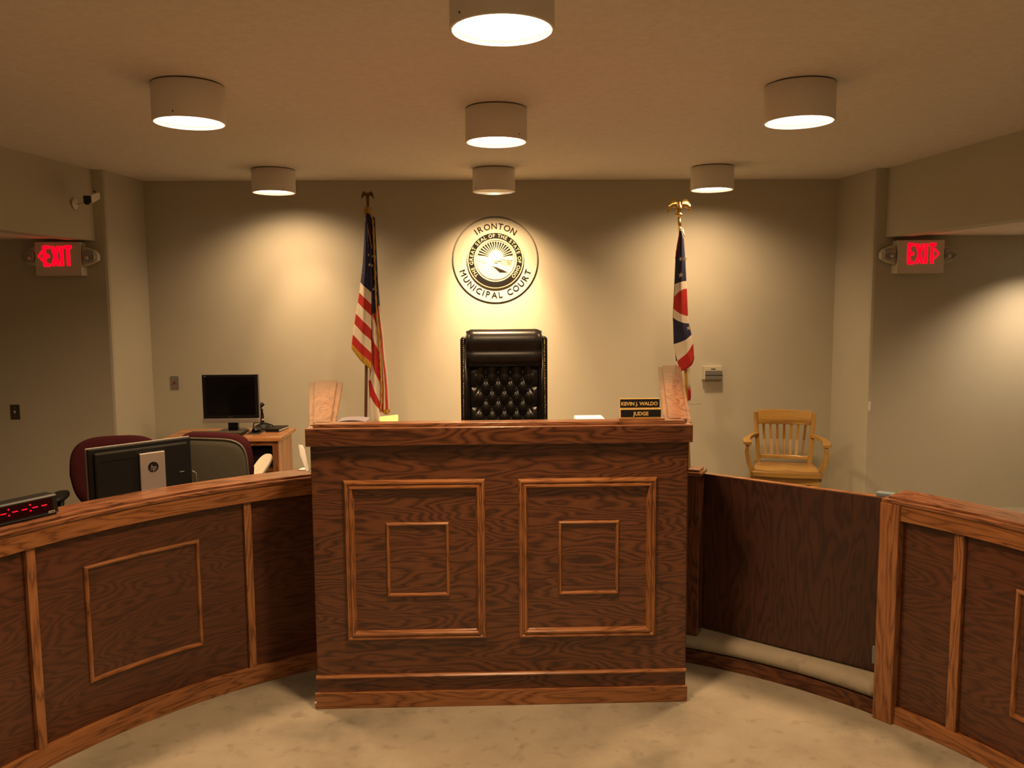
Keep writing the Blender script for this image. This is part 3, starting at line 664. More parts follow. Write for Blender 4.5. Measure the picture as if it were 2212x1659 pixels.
# tufted pad
rows = []; NX, NZ = 110, 150; x0, x1, z0, z1 = cx - .198, cx + .198, .66, 1.385
for j in range(NZ + 1):
    z = z0 + (z1 - z0) * j / NZ; row = []
    for i in range(NX + 1):
        x = x0 + (x1 - x0) * i / NX
        a = (x - cx + .0355) / .071 + (z - 1.311) / .1165; b = (x - cx + .0355) / .071 - (z - 1.311) / .1165
        puff = (abs(sin(pi * a)) * abs(sin(pi * b))) ** .42
        e = min(1, (x - x0) / .05, (x1 - x) / .05)
        side = .5 + .5 * (1 - (1 - max(0, e)) ** 2) if e < 1 else 1
        if abs(x - cx) > .150 or z > 1.325:      # pleats running out to the edges
            kk = abs(sin(pi * (z - 1.2535) / .1165)) ** .5 if abs(x - cx) > .150 else abs(sin(pi * (x - cx + .0355) / .071)) ** .5
            bl = min(1, max((abs(x - cx) - .150) / .02, (z - 1.325) / .02)); puff = puff * (1 - bl) + bl * kk
        d = .030 * puff + .012
        edge = 1 if e >= 1 else sqrt(max(0, 1 - (1 - e) ** 2))
        row.append((x, 4.775 - d * edge - .004, z))
    rows.append(row)
K('tufted_pad', MB().grid(rows), LEATHER)
mb = MB()
for j in range(11):
    z = 1.311 - .05825 * j; odd = j % 2
    for i in range(-2, 3 if odd else 2):
        x = cx + (i * .071 if odd else (i + .5) * .071)
        mb.ball((x, 4.775 - .0185, z), .0065, .004, .0065, 10, 5)
K('button', mb, LEATHER)
# rolled headrest
prof = [(4.78, 1.375), (4.742, 1.362), (4.716, 1.378), (4.700, 1.410), (4.699, 1.440), (4.706, 1.462), (4.703, 1.480), (4.697, 1.505), (4.697, 1.530), (4.706, 1.560), (4.724, 1.578), (4.75, 1.586), (4.79, 1.586), (4.83, 1.575), (4.85, 1.53), (4.85, 1.40)]
def smooth(p, n=2):
    for _ in range(n):
        q = []
        for i in range(len(p)):
            a, b = p[i], p[(i + 1) % len(p)]
            q += [(a[0] * .75 + b[0] * .25, a[1] * .75 + b[1] * .25), (a[0] * .25 + b[0] * .75, a[1] * .25 + b[1] * .75)]
        p = q
    return p
pr = smooth(prof); mb = MB(); rowz = []
for k in range(33):
    u = -1 + 2 * k / 32; sq = 1 - .10 * max(0, abs(u) - .90) / .10
    c = (4.775, 1.47); rowz.append([(cx + u * .2125, c[0] + (y - c[0]) * sq * (1 - .035 * abs(u) ** 6), c[1] + (z - c[1]) * sq) for y, z in pr + pr[:1]])
mb.grid(rowz); mb.add(rowz[0][:-1], [tuple(range(len(pr)))]); mb.add(rowz[-1][:-1], [tuple(range(len(pr)))]); K('headrest_roll', mb, LEATHER)
mb = MB()
for q in (0, -1): mb.tube(rowz[q], .004, 6, cap=False)
K('headrest_piping', mb, LEATHER)
mb = MB().pillow(superell(.27, .26, 4, 40, cx, 0), .13); mb.xf(Matrix.Translation((0, 4.58, .60)) @ Matrix.Rotation(rad(90), 4, 'X')); K('seat', mb, LEATHER)
for s in (-1, 1):
    mb = MB().pillow(superell(.045, .19, 3, 32, cx + s * .29, 0), .06); mb.xf(Matrix.Translation((0, 4.60, .82)) @ Matrix.Rotation(rad(90), 4, 'X')); K('armrest', mb, LEATHER)
    K('arm_support', MB().tube([(cx + s * .29, 4.50, .80), (cx + s * .30, 4.52, .66), (cx + s * .25, 4.56, .57)], .025, 8), OAKR)
K('gas_column', MB().lathe([(.03, .22), (.03, .36), (.02, .36), (.02, .56)], c=(cx, 4.60, 0), n=20), DARK)
for k in range(5):
    a = 2 * pi * k / 5 + .3
    K('base_arm', MB().tube([(cx, 4.6, .24), (cx + .30 * cos(a), 4.6 + .30 * sin(a), .20)], [.03, .018], 8), OAKR)
    K('caster', MB().ball((cx + .30 * cos(a), 4.6 + .30 * sin(a), ZP + .03), .024, .024, .03), DARK)

# ------------------------------------------------------------------ wooden armchair
t = thing('wooden_armchair', 'golden wooden slat-back armchair standing by the right column', 'chair', (2.322, 6.330, 0), rad(-17)); t.scale = (1.09,) * 3; K = Kit(t, False)  # chair moved out along the camera line and scaled up with it
def bar(mb, a, b, w, d, g='z', w2=None):        # rectangular bar from a to b: width w in x, depth d in y
    a, b = Vector(a), Vector(b); w2 = w2 or w
    vs = []
    for p, ww in ((a, w), (b, w2)):
        for sx, sy in ((-1, -1), (1, -1), (1, 1), (-1, 1)): vs.append((p.x + sx * ww / 2, p.y + sy * d / 2, p.z))
    mb.add(vs, [(0, 3, 2, 1), (4, 5, 6, 7), (0, 1, 5, 4), (1, 2, 6, 5), (2, 3, 7, 6), (3, 0, 4, 7)], g); return mb
SZ = .40
# saddle seat
rows = []
for j in range(13):
    v = j / 12; hw = .234 - .03 * v ** 1.5
    yy = -.22 + .44 * v; row = []
    for i in range(21):
        u = -1 + i / 10; fr = -.012 * (1 - u * u) * (1 - v) if v < .5 else 0
        row.append((u * hw, yy + fr * 1.4, SZ - .010 * (1 - (abs(u * 1.25) - .62) ** 2 * 2.2) * min(1, 4 * v) * min(1, 5 * (1 - v)) - .002))
    rows.append(row)
mb = MB().grid(rows, g='x')
ro = [rows[0][i] for i in range(21)] + [rows[j][20] for j in range(1, 13)] + [rows[12][i] for i in range(19, -1, -1)] + [rows[j][0] for j in range(11, 0, -1)]
n = len(ro); low = [(p[0] * .97, p[1] * .97, SZ - .032) for p in ro]
for i in range(n): mb.add([ro[i], ro[(i + 1) % n], low[(i + 1) % n], low[i]], [(0, 1, 2, 3)], 'x')
mb.add(low, [tuple(range(n))], 'x'); K('seat', mb, CHAIRW)
K('apron', MB().box(-.19, .19, -.185, -.165, SZ - .085, SZ - .032, 'x').box(-.19, .19, .15, .17, SZ - .085, SZ - .032, 'x').box(-.20, -.18, -.17, .16, SZ - .085, SZ - .032, 'y').box(.18, .20, -.17, .16, SZ - .085, SZ - .032, 'y'), CHAIRW, .002)
ZT = SZ + .372; lean = .06
for s in (-1, 1):
    K('back_post', bar(bar(MB(), (s * .178, .205, SZ - .04), (s * .207, .205 + lean, ZT - .012), .032, .024), (s * .178, .195, 0), (s * .178, .205, SZ - .04), .034, .030), CHAIRW, .003)
    K('front_leg', bar(MB(), (s * .195, -.175, 0), (s * .195, -.17, SZ - .03), .032, .036, w2=.042), CHAIRW, .003)
# crest: curved board
rows = []
def board(z0, z1, hw0, hw1, th, sag, yb, arch=0):
    mb = MB(); F = []; B = []
    for j in range(5):
        v = j / 4; z = z0 + (z1 - z0) * v; hw = hw0 + (hw1 - hw0) * v; f = []; b = []
        for i in range(17):
            u = -1 + i / 8; y = yb + lean * (z - SZ) / (ZT - SZ) + sag * (1 - u * u); zz = z + arch * (1 - u * u) * v
            f.append((u * hw, y - th / 2, zz)); b.append((u * hw, y + th / 2, zz))
        F.append(f); B.append(b)
    mb.grid(F, g='x', sm=False); mb.grid(B, g='x', sm=False)
    for i in range(16):
        mb.add([F[4][i], F[4][i + 1], B[4][i + 1], B[4][i]], [(0, 1, 2, 3)], 'x'); mb.add([F[0][i], B[0][i], B[0][i + 1], F[0][i + 1]], [(0, 1, 2, 3)], 'x')
    for j in range(4):
        mb.add([F[j][0], F[j + 1][0], B[j + 1][0], B[j][0]], [(0, 1, 2, 3)], 'x'); mb.add([F[j][16], B[j][16], B[j + 1][16], F[j + 1][16]], [(0, 1, 2, 3)], 'x')
    return mb
K('crest_rail', board(ZT - .100, ZT + .001, .183, .193, .022, .020, .205, .006), CHAIRW, .002)
K('lower_rail', board(SZ + .022, SZ + .046, .166, .168, .020, .012, .205), CHAIRW, .002)
for k in range(7):
    u = -1 + k / 3; u *= .80
    za, zb2 = SZ + .045, ZT - .098
    ya = .205 + lean * (za - SZ) / (ZT - SZ) + .012 * (1 - u * u); yb2 = .205 + lean * (zb2 - SZ) / (ZT - SZ) + .020 * (1 - u * u)
    mb = MB(); ym = (ya + yb2) / 2 + .012
    bar(mb, (u * .160, ya, za), (u * .174, ym, (za + zb2) / 2), .0185, .010); bar(mb, (u * .174, ym, (za + zb2) / 2), (u * .186, yb2, zb2), .0185, .010)
    K('back_slat', mb, CHAIRW)
for s in (-1, 1):
    za = SZ + .195
    pts = [(s * .192, .235, za + .010), (s * .225, .18, za + .012), (s * .255, .08, za + .010), (s * .272, -.02, za + .006), (s * .268, -.09, za), (s * .262, -.125, za - .002)]
    wd = [.030, .032, .036, .050, .056, .050]
    L_, R_ = [], []
    for i, p in enumerate(pts):
        a = Vector(pts[max(i - 1, 0)]); b = Vector(pts[min(i + 1, 5)]); d = (b - a).normalized(); nn = Vector((d.y, -d.x, 0)) * wd[i] / 2
        L_.append(Vector(p) - nn); R_.append(Vector(p) + nn)
    mb = MB(); th = .024
    for i in range(5):
        vs = [L_[i], R_[i], R_[i + 1], L_[i + 1]]; vs = [tuple(q) for q in vs] + [(q.x, q.y, q.z - th) for q in vs]
        fs = [(0, 1, 2, 3), (7, 6, 5, 4), (0, 3, 7, 4), (1, 5, 6, 2)] + ([(0, 4, 5, 1)] if i == 0 else []) + ([(3, 2, 6, 7)] if i == 4 else [])
        mb.add(vs, fs, 'y')
    K('armrest', mb, CHAIRW, .004)
    pp = [(s * .262, -.095, za - .02), (s * .268, -.085, SZ + .12), (s * .258, -.08, SZ + .05), (s * .236, -.08, SZ - .01), (s * .222, -.08, SZ - .08)]
    mb = MB()
    for i in range(4): bar(mb, pp[i + 1], pp[i], [.026, .030, .032, .030][i], .040)
    K('arm_post', mb, CHAIRW, .002)
K('stretcher', MB().box(-.18, .18, -.01, .01, .13, .155, 'x').box(-.195, -.175, -.16, .19, .13, .155, 'y').box(.175, .195, -.16, .19, .13, .155, 'y'), CHAIRW)

# ------------------------------------------------------------------ flags
def drape(rows, y0, colfn, wav=.012, cols=14, ph=0, yslope=0, arch=.02):
    """rows: (v,(x,z)left,(x,z)mid,(x,z)right) -> cloth grid; colour by integer band of v"""
    out, mis = [], []
    for a, b in zip(rows[:-1], rows[1:]):
        n = max(2, int(abs(b[0] - a[0]) * 5))
        for i in range(n):
            k = i / n; P = [tuple(a[1 + q][c] * (1 - k) + b[1 + q][c] * k for c in (0, 1)) for q in range(3)]
            row = []
            for j in range(cols + 1):
                u = j / cols; w0, w1, w2 = (1 - u) * (1 - 2 * u), 4 * u * (1 - u), u * (2 * u - 1)
                x = w0 * P[0][0] + w1 * P[1][0] + w2 * P[2][0]; z = w0 * P[0][1] + w1 * P[1][1] + w2 * P[2][1]
                row.append((x, y0 + yslope * u - arch * sin(pi * u) - wav * sin(u * 9 + ph + z * 2.2) * u * (1 - u) * 3, z))
            out.append(row); mis.append(colfn(a[0] + (b[0] - a[0]) * k + 1e-4))
    P = [rows[-1][1 + q] for q in range(3)]; row = []
    for j in range(cols + 1):
        u = j / cols; w0, w1, w2 = (1 - u) * (1 - 2 * u), 4 * u * (1 - u), u * (2 * u - 1)
        x = w0 * P[0][0] + w1 * P[1][0] + w2 * P[2][0]; z = w0 * P[0][1] + w1 * P[1][1] + w2 * P[2][1]
        row.append((x, y0 + yslope * u - arch * sin(pi * u) - wav * sin(u * 9 + ph + z * 2.2) * u * (1 - u) * 3, z))
    out.append(row)
    return MB().grid(out, mis=mis)
def solid(o, th=.0025):
    md = o.modifiers.new('thickness', 'SOLIDIFY'); md.thickness = th; md.offset = 1; return o
UA = [(-3.6, (-0.966, 2.445), (-0.946, 2.445), (-0.928, 2.438)), (-2, (-0.981, 2.233), (-0.955, 2.215), (-0.93, 2.197)), (-1, (-0.999, 2.031), (-0.964, 2.005), (-0.932, 1.968)), (0, (-1.018, 1.902), (-0.979, 1.865), (-0.933, 1.82)), (1, (-1.03, 1.82), (-0.981, 1.776), (-0.936, 1.724)), (2, (-1.044, 1.74), (-0.987, 1.687), (-0.937, 1.63)), (3, (-1.062, 1.65), (-0.993, 1.586), (-0.94, 1.522)), (4, (-1.076, 1.57), (-1.003, 1.496), (-0.942, 1.436)), (5, (-1.091, 1.483), (-1.012, 1.406), (-0.945, 1.33)), (6, (-1.102, 1.409), (-1.018, 1.327), (-0.946, 1.259)), (7, (-1.106, 1.369), (-1.02, 1.267), (-0.948, 1.196))]  # fold outlines of both flags converted offline from image pixels, depth assumed
UB = [(-3.6, (-0.935, 2.445), (-0.924, 2.438), (-0.91, 2.416)), (-2, (-0.934, 2.16), (-0.92, 2.141), (-0.906, 2.116)), (-0.6, (-0.936, 1.939), (-0.918, 1.902), (-0.901, 1.857)), (0, (-0.937, 1.653), (-0.917, 1.653), (-0.9, 1.664)), (1, (-0.936, 1.645), (-0.917, 1.60), (-0.894, 1.52)), (2, (-0.938, 1.462), (-0.912, 1.398), (-0.885, 1.334)), (3, (-0.945, 1.248), (-0.917, 1.16), (-0.878, 1.073)), (4, (-0.963, 1.123), (-0.928, 1.02), (-0.887, 0.917)), (5, (-0.968, 0.979), (-0.919, 0.902), (-0.855, 0.829)), (6, (-0.968, 0.765), (-0.903, 0.776), (-0.84, 0.806)), (7, (-0.96, 0.755), (-0.885, 0.755), (-0.84, 0.783))]
UC = [((-0.906, 2.427), (-0.899, 2.416)), ((-0.903, 2.086), (-0.892, 2.068)), ((-0.899, 1.79), (-0.881, 1.771)), ((-0.892, 1.604), (-0.866, 1.6)), ((-0.879, 1.446), (-0.853, 1.484)), ((-0.872, 1.27), (-0.843, 1.305)), ((-0.869, 1.164), (-0.826, 1.163)), ((-0.867, 1.057), (-0.818, 1.035)), ((-0.872, 0.951), (-0.815, 0.95)), ((-0.878, 0.869), (-0.811, 0.868)), ((-0.879, 0.835), (-0.811, 0.834))]
FM = [WHT, RED, BLUE, GOLDF]
t = thing('national_flag', 'striped flag with gold fringe hanging from a wooden pole behind the bench', 'flag', (-.975, 6.80, 0)); K = Kit(t)
cA = lambda v: 2 if v < 0 else (3 if v >= 6 else (0 if int(v) % 2 == 0 else 1))
solid(K('front_fold', drape(UA, 6.755, cA, yslope=-.02, arch=.035), FM))
cB = lambda v: 2 if v < 0 else (3 if v >= 6 else (1 if int(v) % 2 == 0 else 0))
solid(K('middle_fold', drape(UB, 6.775, cB, ph=2, yslope=.0, arch=.02), FM))
# right-hand fold with lengthwise stripes
mb = MB(); out = []; 
for (l, r) in UC: out.append((l, r))
rowsC, nC = [], 48
fine = []
for a, b in zip(out[:-1], out[1:]):
    for i in range(12):
        k = i / 12; fine.append(tuple(tuple(a[q][c] * (1 - k) + b[q][c] * k for c in (0, 1)) for q in (0, 1)))
fine.append(out[-1])
for (l, r) in fine:
    rowsC.append([(l[0] + (r[0] - l[0]) * j / nC, 6.79 - .025 * sin(pi * j / nC) - .006 * sin(j * .37 + l[1] * 3), l[1] + (r[1] - l[1]) * j / nC) for j in range(nC + 1)])
mb.grid(rowsC)
W_ = nC
for fi in range(len(mb.f)):
    i, j = divmod(fi, W_); z = rowsC[i][j][2]; u = (j + .5) / nC
    if z < .868: c = 3
    elif z > 1.72: c = 2
    else:
        s_ = u * 3.4 + .3 + (z - 1.0) * .55
        c = 1 if int(math.floor(s_ + 10)) % 2 == 0 else 0
    mb.mi[fi] = c
solid(K('right_fold', mb, FM))
# rear fold closes the bundle of cloth
R = [(-2, (-.965, 2.44), (-.935, 2.44), (-.905, 2.42)), (-1, (-.99, 1.9), (-.94, 1.9), (-.89, 1.9)), (0, (-.99, 1.62), (-.94, 1.62), (-.875, 1.62)), (2, (-.985, 1.1), (-.93, 1.1), (-.845, 1.1)), (4, (-.975, .80), (-.92, .80), (-.83, .82))]
solid(K('rear_fold', drape(R, 6.83, lambda v: 2 if v < 0 else (1 if int(v) % 2 == 0 else 0), arch=-.03), FM))
fl = [(-.930, 2.455), (-.915, 2.43), (-.906, 2.36), (-.904, 2.20), (-.902, 2.08), (-.901, 1.9), (-.899, 1.79), (-.893, 1.60), (-.882, 1.45), (-.874, 1.27), (-.872, 1.16), (-.868, 1.06), (-.872, .95), (-.882, .84)]
pts = []
for a, b in zip(fl[:-1], fl[1:]):
    for i in range(5): k = i / 5; zz = a[1] + (b[1] - a[1]) * k; pts.append((a[0] + (b[0] - a[0]) * k + .0022 * sin(zz * 90), 6.742 + .003 * sin(zz * 61), zz))
K('fringe', MB().tube(pts, [.0075 + .002 * sin(i * 1.7) for i in range(len(pts))], 8), GOLDF)
mb = MB()
for x, z in [(-.954, 2.193), (-.95, 2.12), (-.939, 2.041), (-.992, 1.974)]:
    star(mb, x, 6.716 if x > -.98 else 6.738, z, .017, .1, sx=.85)
for x, z in [(-.918, 2.109), (-.922, 2.036), (-.916, 1.847)]: star(mb, x, 6.753, z, .015, 0, sx=.7)
K('stars', mb, WHT)
K('cord', MB().tube([(-.957, 2.50, 0), (-.964, 2.43, 0), (-.96, 2.38, 0)], .003, 6).xf(Matrix(((1, 0, 0, 0), (0, 0, 0, 6.715), (0, 1, 0, 0), (0, 0, 0, 1)))), GOLDF)
mb = MB().tube([(-.957, 6.72, 2.47), (-.955, 6.715, 2.38), (-.935, 6.715, 2.27), (-.918, 6.725, 2.17)], .003, 6)
mb.tube([(-.957, 6.72, 2.47), (-.948, 6.712, 2.36), (-.950, 6.71, 2.22)], .0025, 6)
mb.tube([(-.975, 6.76, 2.50), (-.972, 6.75, 2.44)], [.008, .013], 8); mb.tube([(-.945, 6.76, 2.50), (-.943, 6.75, 2.43)], [.008, .012], 8)
K('tassel_cord', mb, GOLDF)
K('ring', MB().tube([(-.932 + .009 * cos(q), 6.79, 2.49 + .009 * sin(q)) for q in [k * pi / 6 for k in range(13)]], .0015, 6, cap=False), DBRASS)
K('pole', MB().tube([(-1.043, 6.80, .03), (-1.012, 6.80, .785), (-.956, 6.80, 2.44)], .0125, 12), POLEW)
K('pole_collar', MB().tube([(-.956, 6.80, 2.43), (-.953, 6.80, 2.555)], .012, 12), DBRASS)
K('floor_stand', MB().lathe([(0, 0), (.15, 0), (.15, .012), (.11, .03), (.03, .045), (.022, .10), (0, .10)], c=(-1.043, 6.80, 0), n=40), DBRASS)
def eagle(K, x, y, z, s, M, lift=0):
    """spread eagle on a ball; s = half span"""
    mb = MB().lathe([(0, 0), (.25, 0), (.30, .06), (.42, .16), (.42, .26), (.30, .36), (.24, .42), (.30, .52), (.34, .75), (.36, .95), (.30, 1.15), (.18, 1.28), (.20, 1.42), (.14, 1.58), (0, 1.66)], n=20)
    mb.xf(Matrix.Translation((x, y, z)) @ Matrix.Scale(s * .80, 4)); K('eagle_body', mb, M)
    for sg in (-1, 1):
        out = [(.10, 1.02), (.22, 1.30), (.45, 1.50), (.66, 1.46), (.86, 1.22), (.97, .86), (1.0, .52), (.93, .28), (.84, .44), (.78, .56), (.70, .62), (.62, .74), (.50, .80), (.36, .80), (.24, .74), (.12, .80)]
        mb = MB(); poly = [(x + sg * a * s, z + b * s * 1.0 + lift) for a, b in out]
        mb.yprism(poly, y - .006, y + .006)
        for k in range(8):          # feather ridges
            a = .26 + .09 * k; b0 = 1.30 - .35 * max(0, a - .6) / .4; b1 = .80 - .42 * max(0, a - .45)
            mb.tube([(x + sg * a * s, y - .007, z + b0 * s), (x + sg * (a + .03) * s, y - .009, z + b1 * s)], s * .062, 6)
        K('eagle_wing', mb, M, 0)
eagle(K, -.953, 6.80, 2.553, .050, DBRASS)

OA = [(-2.2, (1.53, 2.289), (1.534, 2.289), (1.538, 2.289)), (-1.6, (1.516, 2.207), (1.542, 2.22), (1.566, 2.22)), (-1, (1.501, 2.069), (1.541, 2.069), (1.579, 2.069)), (0, (1.497, 1.868), (1.537, 1.887), (1.591, 1.894)), (1, (1.493, 1.768), (1.538, 1.82), (1.596, 1.832)), (2, (1.49, 1.675), (1.541, 1.632), (1.608, 1.615)), (3, (1.485, 1.605), (1.542, 1.568), (1.616, 1.556)), (4, (1.493, 1.391), (1.571, 1.424), (1.639, 1.466)), (5, (1.523, 1.256), (1.586, 1.316), (1.653, 1.396)), (6, (1.55, 1.168), (1.621, 1.215), (1.663, 1.275))]
t = thing('state_flag', 'swallowtail flag with a red disc, furled on a brass-topped pole by the thermostat', 'flag', (1.57, 6.66, 0)); K = Kit(t)
cO = lambda v: 2 if v < 0 else {0: 0, 1: 1, 2: 0, 3: 2, 4: 0, 5: 1}[min(5, int(v))]
solid(K('front_fold', drape(OA, 6.61, cO, yslope=.02, arch=.045, wav=.008), FM))
mb = MB().grid([[(1.528 - .002, 6.605, 2.282), (1.538, 6.60, 2.282)], [(1.508, 6.605, 2.18), (1.519, 6.597, 2.18)], [(1.496, 6.61, 2.069), (1.503, 6.60, 2.069)]])
solid(K('red_edge', mb, RED))
mb = MB()
for x, z in [(1.563, 2.066), (1.603, 1.52)]: star(mb, x, 6.572, z, .021, -.1)
star(mb, 1.533, 6.564, 1.94, .024, 0); star(mb, 1.529, 6.566, 2.066, .019, .4, sx=.7)
K('stars', mb, WHT)
R = [(0, (1.518, 2.14), (1.545, 2.14), (1.565, 2.14)), (1, (1.50, 1.6), (1.55, 1.6), (1.61, 1.6)), (2, (1.53, 1.25), (1.58, 1.25), (1.64, 1.25))]
solid(K('rear_fold', drape(R, 6.68, lambda v: 2, arch=-.02), FM))
R = [(0, (1.585, 1.30), (1.61, 1.30), (1.64, 1.30)), (1, (1.598, 1.159), (1.62, 1.16), (1.646, 1.166)), (1.9, (1.615, 1.02), (1.635, 1.02), (1.653, 1.025))]
solid(K('lower_white_fold', drape(R, 6.69, lambda v: 0, arch=.015), FM))
R = [(0, (1.615, 1.02), (1.637, 1.022), (1.655, 1.027)), (1, (1.620, .95), (1.638, .925), (1.657, .945))]
solid(K('lower_red_fold', drape(R, 6.689, lambda v: 1, arch=.015), FM))
K('header_tab', MB().tube([(1.540, 6.635, 2.312), (1.552, 6.615, 2.300), (1.556, 6.600, 2.275), (1.566, 6.590, 2.24)], [.011, .010, .007, .004], 8, sy=.6), WHT)
K('grommet', MB().tube([(1.548 + .006 * cos(q), 6.600, 2.303 + .008 * sin(q)) for q in [k * pi / 6 for k in range(13)]], .0022, 6, cap=False), BRASS)
K('pole_sleeve', MB().tube([(1.532, 6.65, 2.40), (1.541, 6.65, 2.30)], .0125, 14), BRASS)
K('pole', MB().tube([(1.541, 6.65, 2.32), (1.608, 6.65, 1.024), (1.661, 6.65, .03)], .0125, 12), mat('golden_pole', (.5, .3, .06), .35))
K('floor_stand', MB().lathe([(0, 0), (.15, 0), (.15, .012), (.11, .03), (.03, .045), (.022, .10), (0, .10)], c=(1.661, 6.65, 0), n=40), BRASS)
eagle(K, 1.531, 6.65, 2.402, .094, BRASS)

# ------------------------------------------------------------------ wall seal
SX, SZ_ = .073, 2.098
t = thing('wall_seal', 'round court seal with gold and black medallion lettered on the back wall', 'seal', (SX, Y1, SZ_)); K = Kit(t)
def ringmb(r0, r1, y0, y1, n=96):
    return MB().lathe([(r0, -y0), (r1, -y0), (r1, -y1), (r0, -y1), (r0, -y0)], c=(SX, 0, SZ_), n=n, axis='y', sm=False)
CW = {' ': .36, 'I': .30, '.': .3, 'M': .86, 'W': .98, 'O': .80, 'G': .80, 'C': .76, 'N': .76, 'U': .74, 'A': .74, 'R': .74, 'T': .64, 'H': .76, 'S': .68, 'E': .64, 'F': .6, 'L': .58, 'P': .68}
def arctext(mb, s, R, size, a0, a1, y, ext, bold, bottom=False, wk=1.0):
    """a0..a1: angles of the centres of the first and last letter, clockwise from the top"""
    ws = [CW.get(c, .7) for c in s]; pos = [0]
    for i in range(1, len(s)): pos.append(pos[-1] + (ws[i - 1] + ws[i]) / 2 + .06)
    for c, p in zip(s, pos):
        if c == ' ': continue
        a = rad(a0 + (a1 - a0) * p / pos[-1]); rot = -a if not bottom else pi - a
        M = Matrix.Rotation(-rot, 4, 'Y')
        text_mb(mb, c, size, (SX + R * sin(a), y, SZ_ + R * cos(a)), ext, None, M, bold=0 if c == 'M' else bold)
K('outer_ring', ringmb(.370, .3735, Y1 - .005, Y1, 96), LETTER)
K('outer_hairline', ringmb(.3635, .3650, Y1 - .005, Y1, 96), LETTER)
SEALG = mat('seal_gold', (.86, .66, .36), .3, metal=.25)
K('medallion', ringmb(0.0, .243, Y1 - .016, Y1), SEALG)
K('black_band', ringmb(.186, .232, Y1 - .020, Y1 - .012), LETTER)
K('inner_hairline', ringmb(.168, .1715, Y1 - .0195, Y1 - .012), LETTER)
mb = MB(); arctext(mb, 'IRONTON', .291, .073, -34.5, 33.0, Y1 - .003, .001, .0006); K('town_lettering', mb, LETTER)
mb = MB(); arctext(mb, 'MUNICIPAL COURT', .300, .073, 249, 110.5, Y1 - .003, .001, .0006, True); K('court_lettering', mb, LETTER)
mb = MB(); arctext(mb, 'THE GREAT SEAL OF THE STATE OF OHIO', .209, .042, -128, 131, Y1 - .021, .0012, .0003); K('seal_lettering', mb, SEALG)
# inner picture: rays, hills, river bands, sheaf and arrows
yp = Y1 - .018
mb = MB()
for k in range(17):
    a = rad(-78 + 156 * k / 16); r0, r1 = .066, .158; hw0, hw1 = .002, .0085
    ax, az = sin(a), cos(a); px, pz = cos(a), -sin(a); ox, oz = SX + .004, SZ_ + .018
    def lim(d):      # keep rays inside the disc
        r = r1
        while hypot(ox + ax * r - SX, oz + az * r - SZ_) > .160: r -= .002
        return r
    rr = lim(0)
    if rr > r0: mb.yprism([(ox + ax * r0 - px * hw0, oz + az * r0 - pz * hw0), (ox + ax * r0 + px * hw0, oz + az * r0 + pz * hw0), (ox + ax * rr + px * hw1, oz + az * rr + pz * hw1), (ox + ax * rr - px * hw1, oz + az * rr - pz * hw1)], yp, yp + .003)
K('sun_rays', mb, LETTER)
mb = MB()
def strip(pts, w):
    mb.tube([(SX + a, yp + .001, SZ_ + b) for a, b in pts], w, 6)
strip([(.052, .032), (.075, .048), (.105, .052), (.135, .040), (.150, .028)], .0012); strip([(.075, .020), (.095, .034), (.120, .036)], .0010)
strip([(.05, .006), (.09, .000), (.148, -.008)], .0022); strip([(-.015, -.008), (.02, -.010), (.055, -.012)], .0028); strip([(-.012, -.024), (.020, -.026)], .0028)
strip([(-.115, -.024), (-.085, -.022)], .0016); strip([(-.148, -.01), (-.10, -.008)], .0012); strip([(-.02, .008), (.00, .016), (.02, .020)], .0014)
for k in range(4): strip([(.092 + k * .002, -.012 - k * .0075), (.146 - k * .003, -.018 - k * .0075)], .0018)
for k in range(6): strip([(-.04 + k * .012 + .01, -.052 - k * .010), (.0 + k * .016 + .015, -.064 - k * .008), (.035 + k * .013, -.078 - k * .004)], .0020 + .0003 * k)
for k in range(7): strip([(.076 + k * .009, -.041), (.077 + k * .009, -.052)], .0016)
for k in range(5): strip([(.050 + k * .007, -.020 + .004 * (k % 2)), (.054 + k * .006, -.035)], .0015)
strip([(.046, -.030), (.050, -.013), (.066, -.006), (.084, -.012), (.090, -.030), (.070, -.044), (.046, -.030)], .0010)
K('landscape_lines', mb, LETTER)
K('rising_sun', MB().ball((SX + .004, yp + .001, SZ_ + .020), .040, .0022, .040, 24, 8), SEALG)

# ------------------------------------------------------------------ wall devices
t = thing('thermostat', 'cream and grey thermostat box beside the furled flag on the back wall', 'thermostat', (1.98, Y1, 1.10)); K = Kit(t)
K('back_plate', MB().box(1.893, 2.062, Y1 - .012, Y1, 1.040, 1.158), BEIGEP, .002)
K('cover', MB().box(1.898, 2.064, Y1 - .040, Y1 - .012, 1.042, 1.162), BEIGEP, .003)
K('grey_door', MB().box(1.913, 2.062, Y1 - .052, Y1 - .040, 1.044, 1.122), mat('grey_door_plastic', (.16, .155, .15), .5), .002)
K('door_split', MB().box(1.913, 2.062, Y1 - .0535, Y1 - .051, 1.080, 1.084), DARK)
K('lever_slot', MB().box(1.965, 2.005, Y1 - .0415, Y1 - .039, 1.132, 1.139), DARK)
def switch(label, x, y, z, M, TM, tm2, w=.070, h=.116):
    t = thing('light_switch', label, 'light switch', (x, y, z)); K = Kit(t)
    K('plate', MB().box(x - w / 2, x + w / 2, y - .006, y, z - h / 2, z + h / 2), M, .002)
    K('toggle', MB().xprism([(y - .006, z - .012), (y - .018, z + .004), (y - .018, z + .012), (y - .006, z + .012)], x - .005, x + .005), TM, .001)
    mb = MB()
    for s in (-1, 1): mb.ball((x, y - .006, z + s * .032), .003, .0015, .003, 8, 4)
    K('screws', mb, tm2)
switch('steel wall plate with a red toggle left of the black monitor', -2.728, Y1, 1.057, mat('steel_plate', (.30, .27, .24), .4, metal=.6), mat('red_toggle', (.20, .015, .01), .5), SILVER)
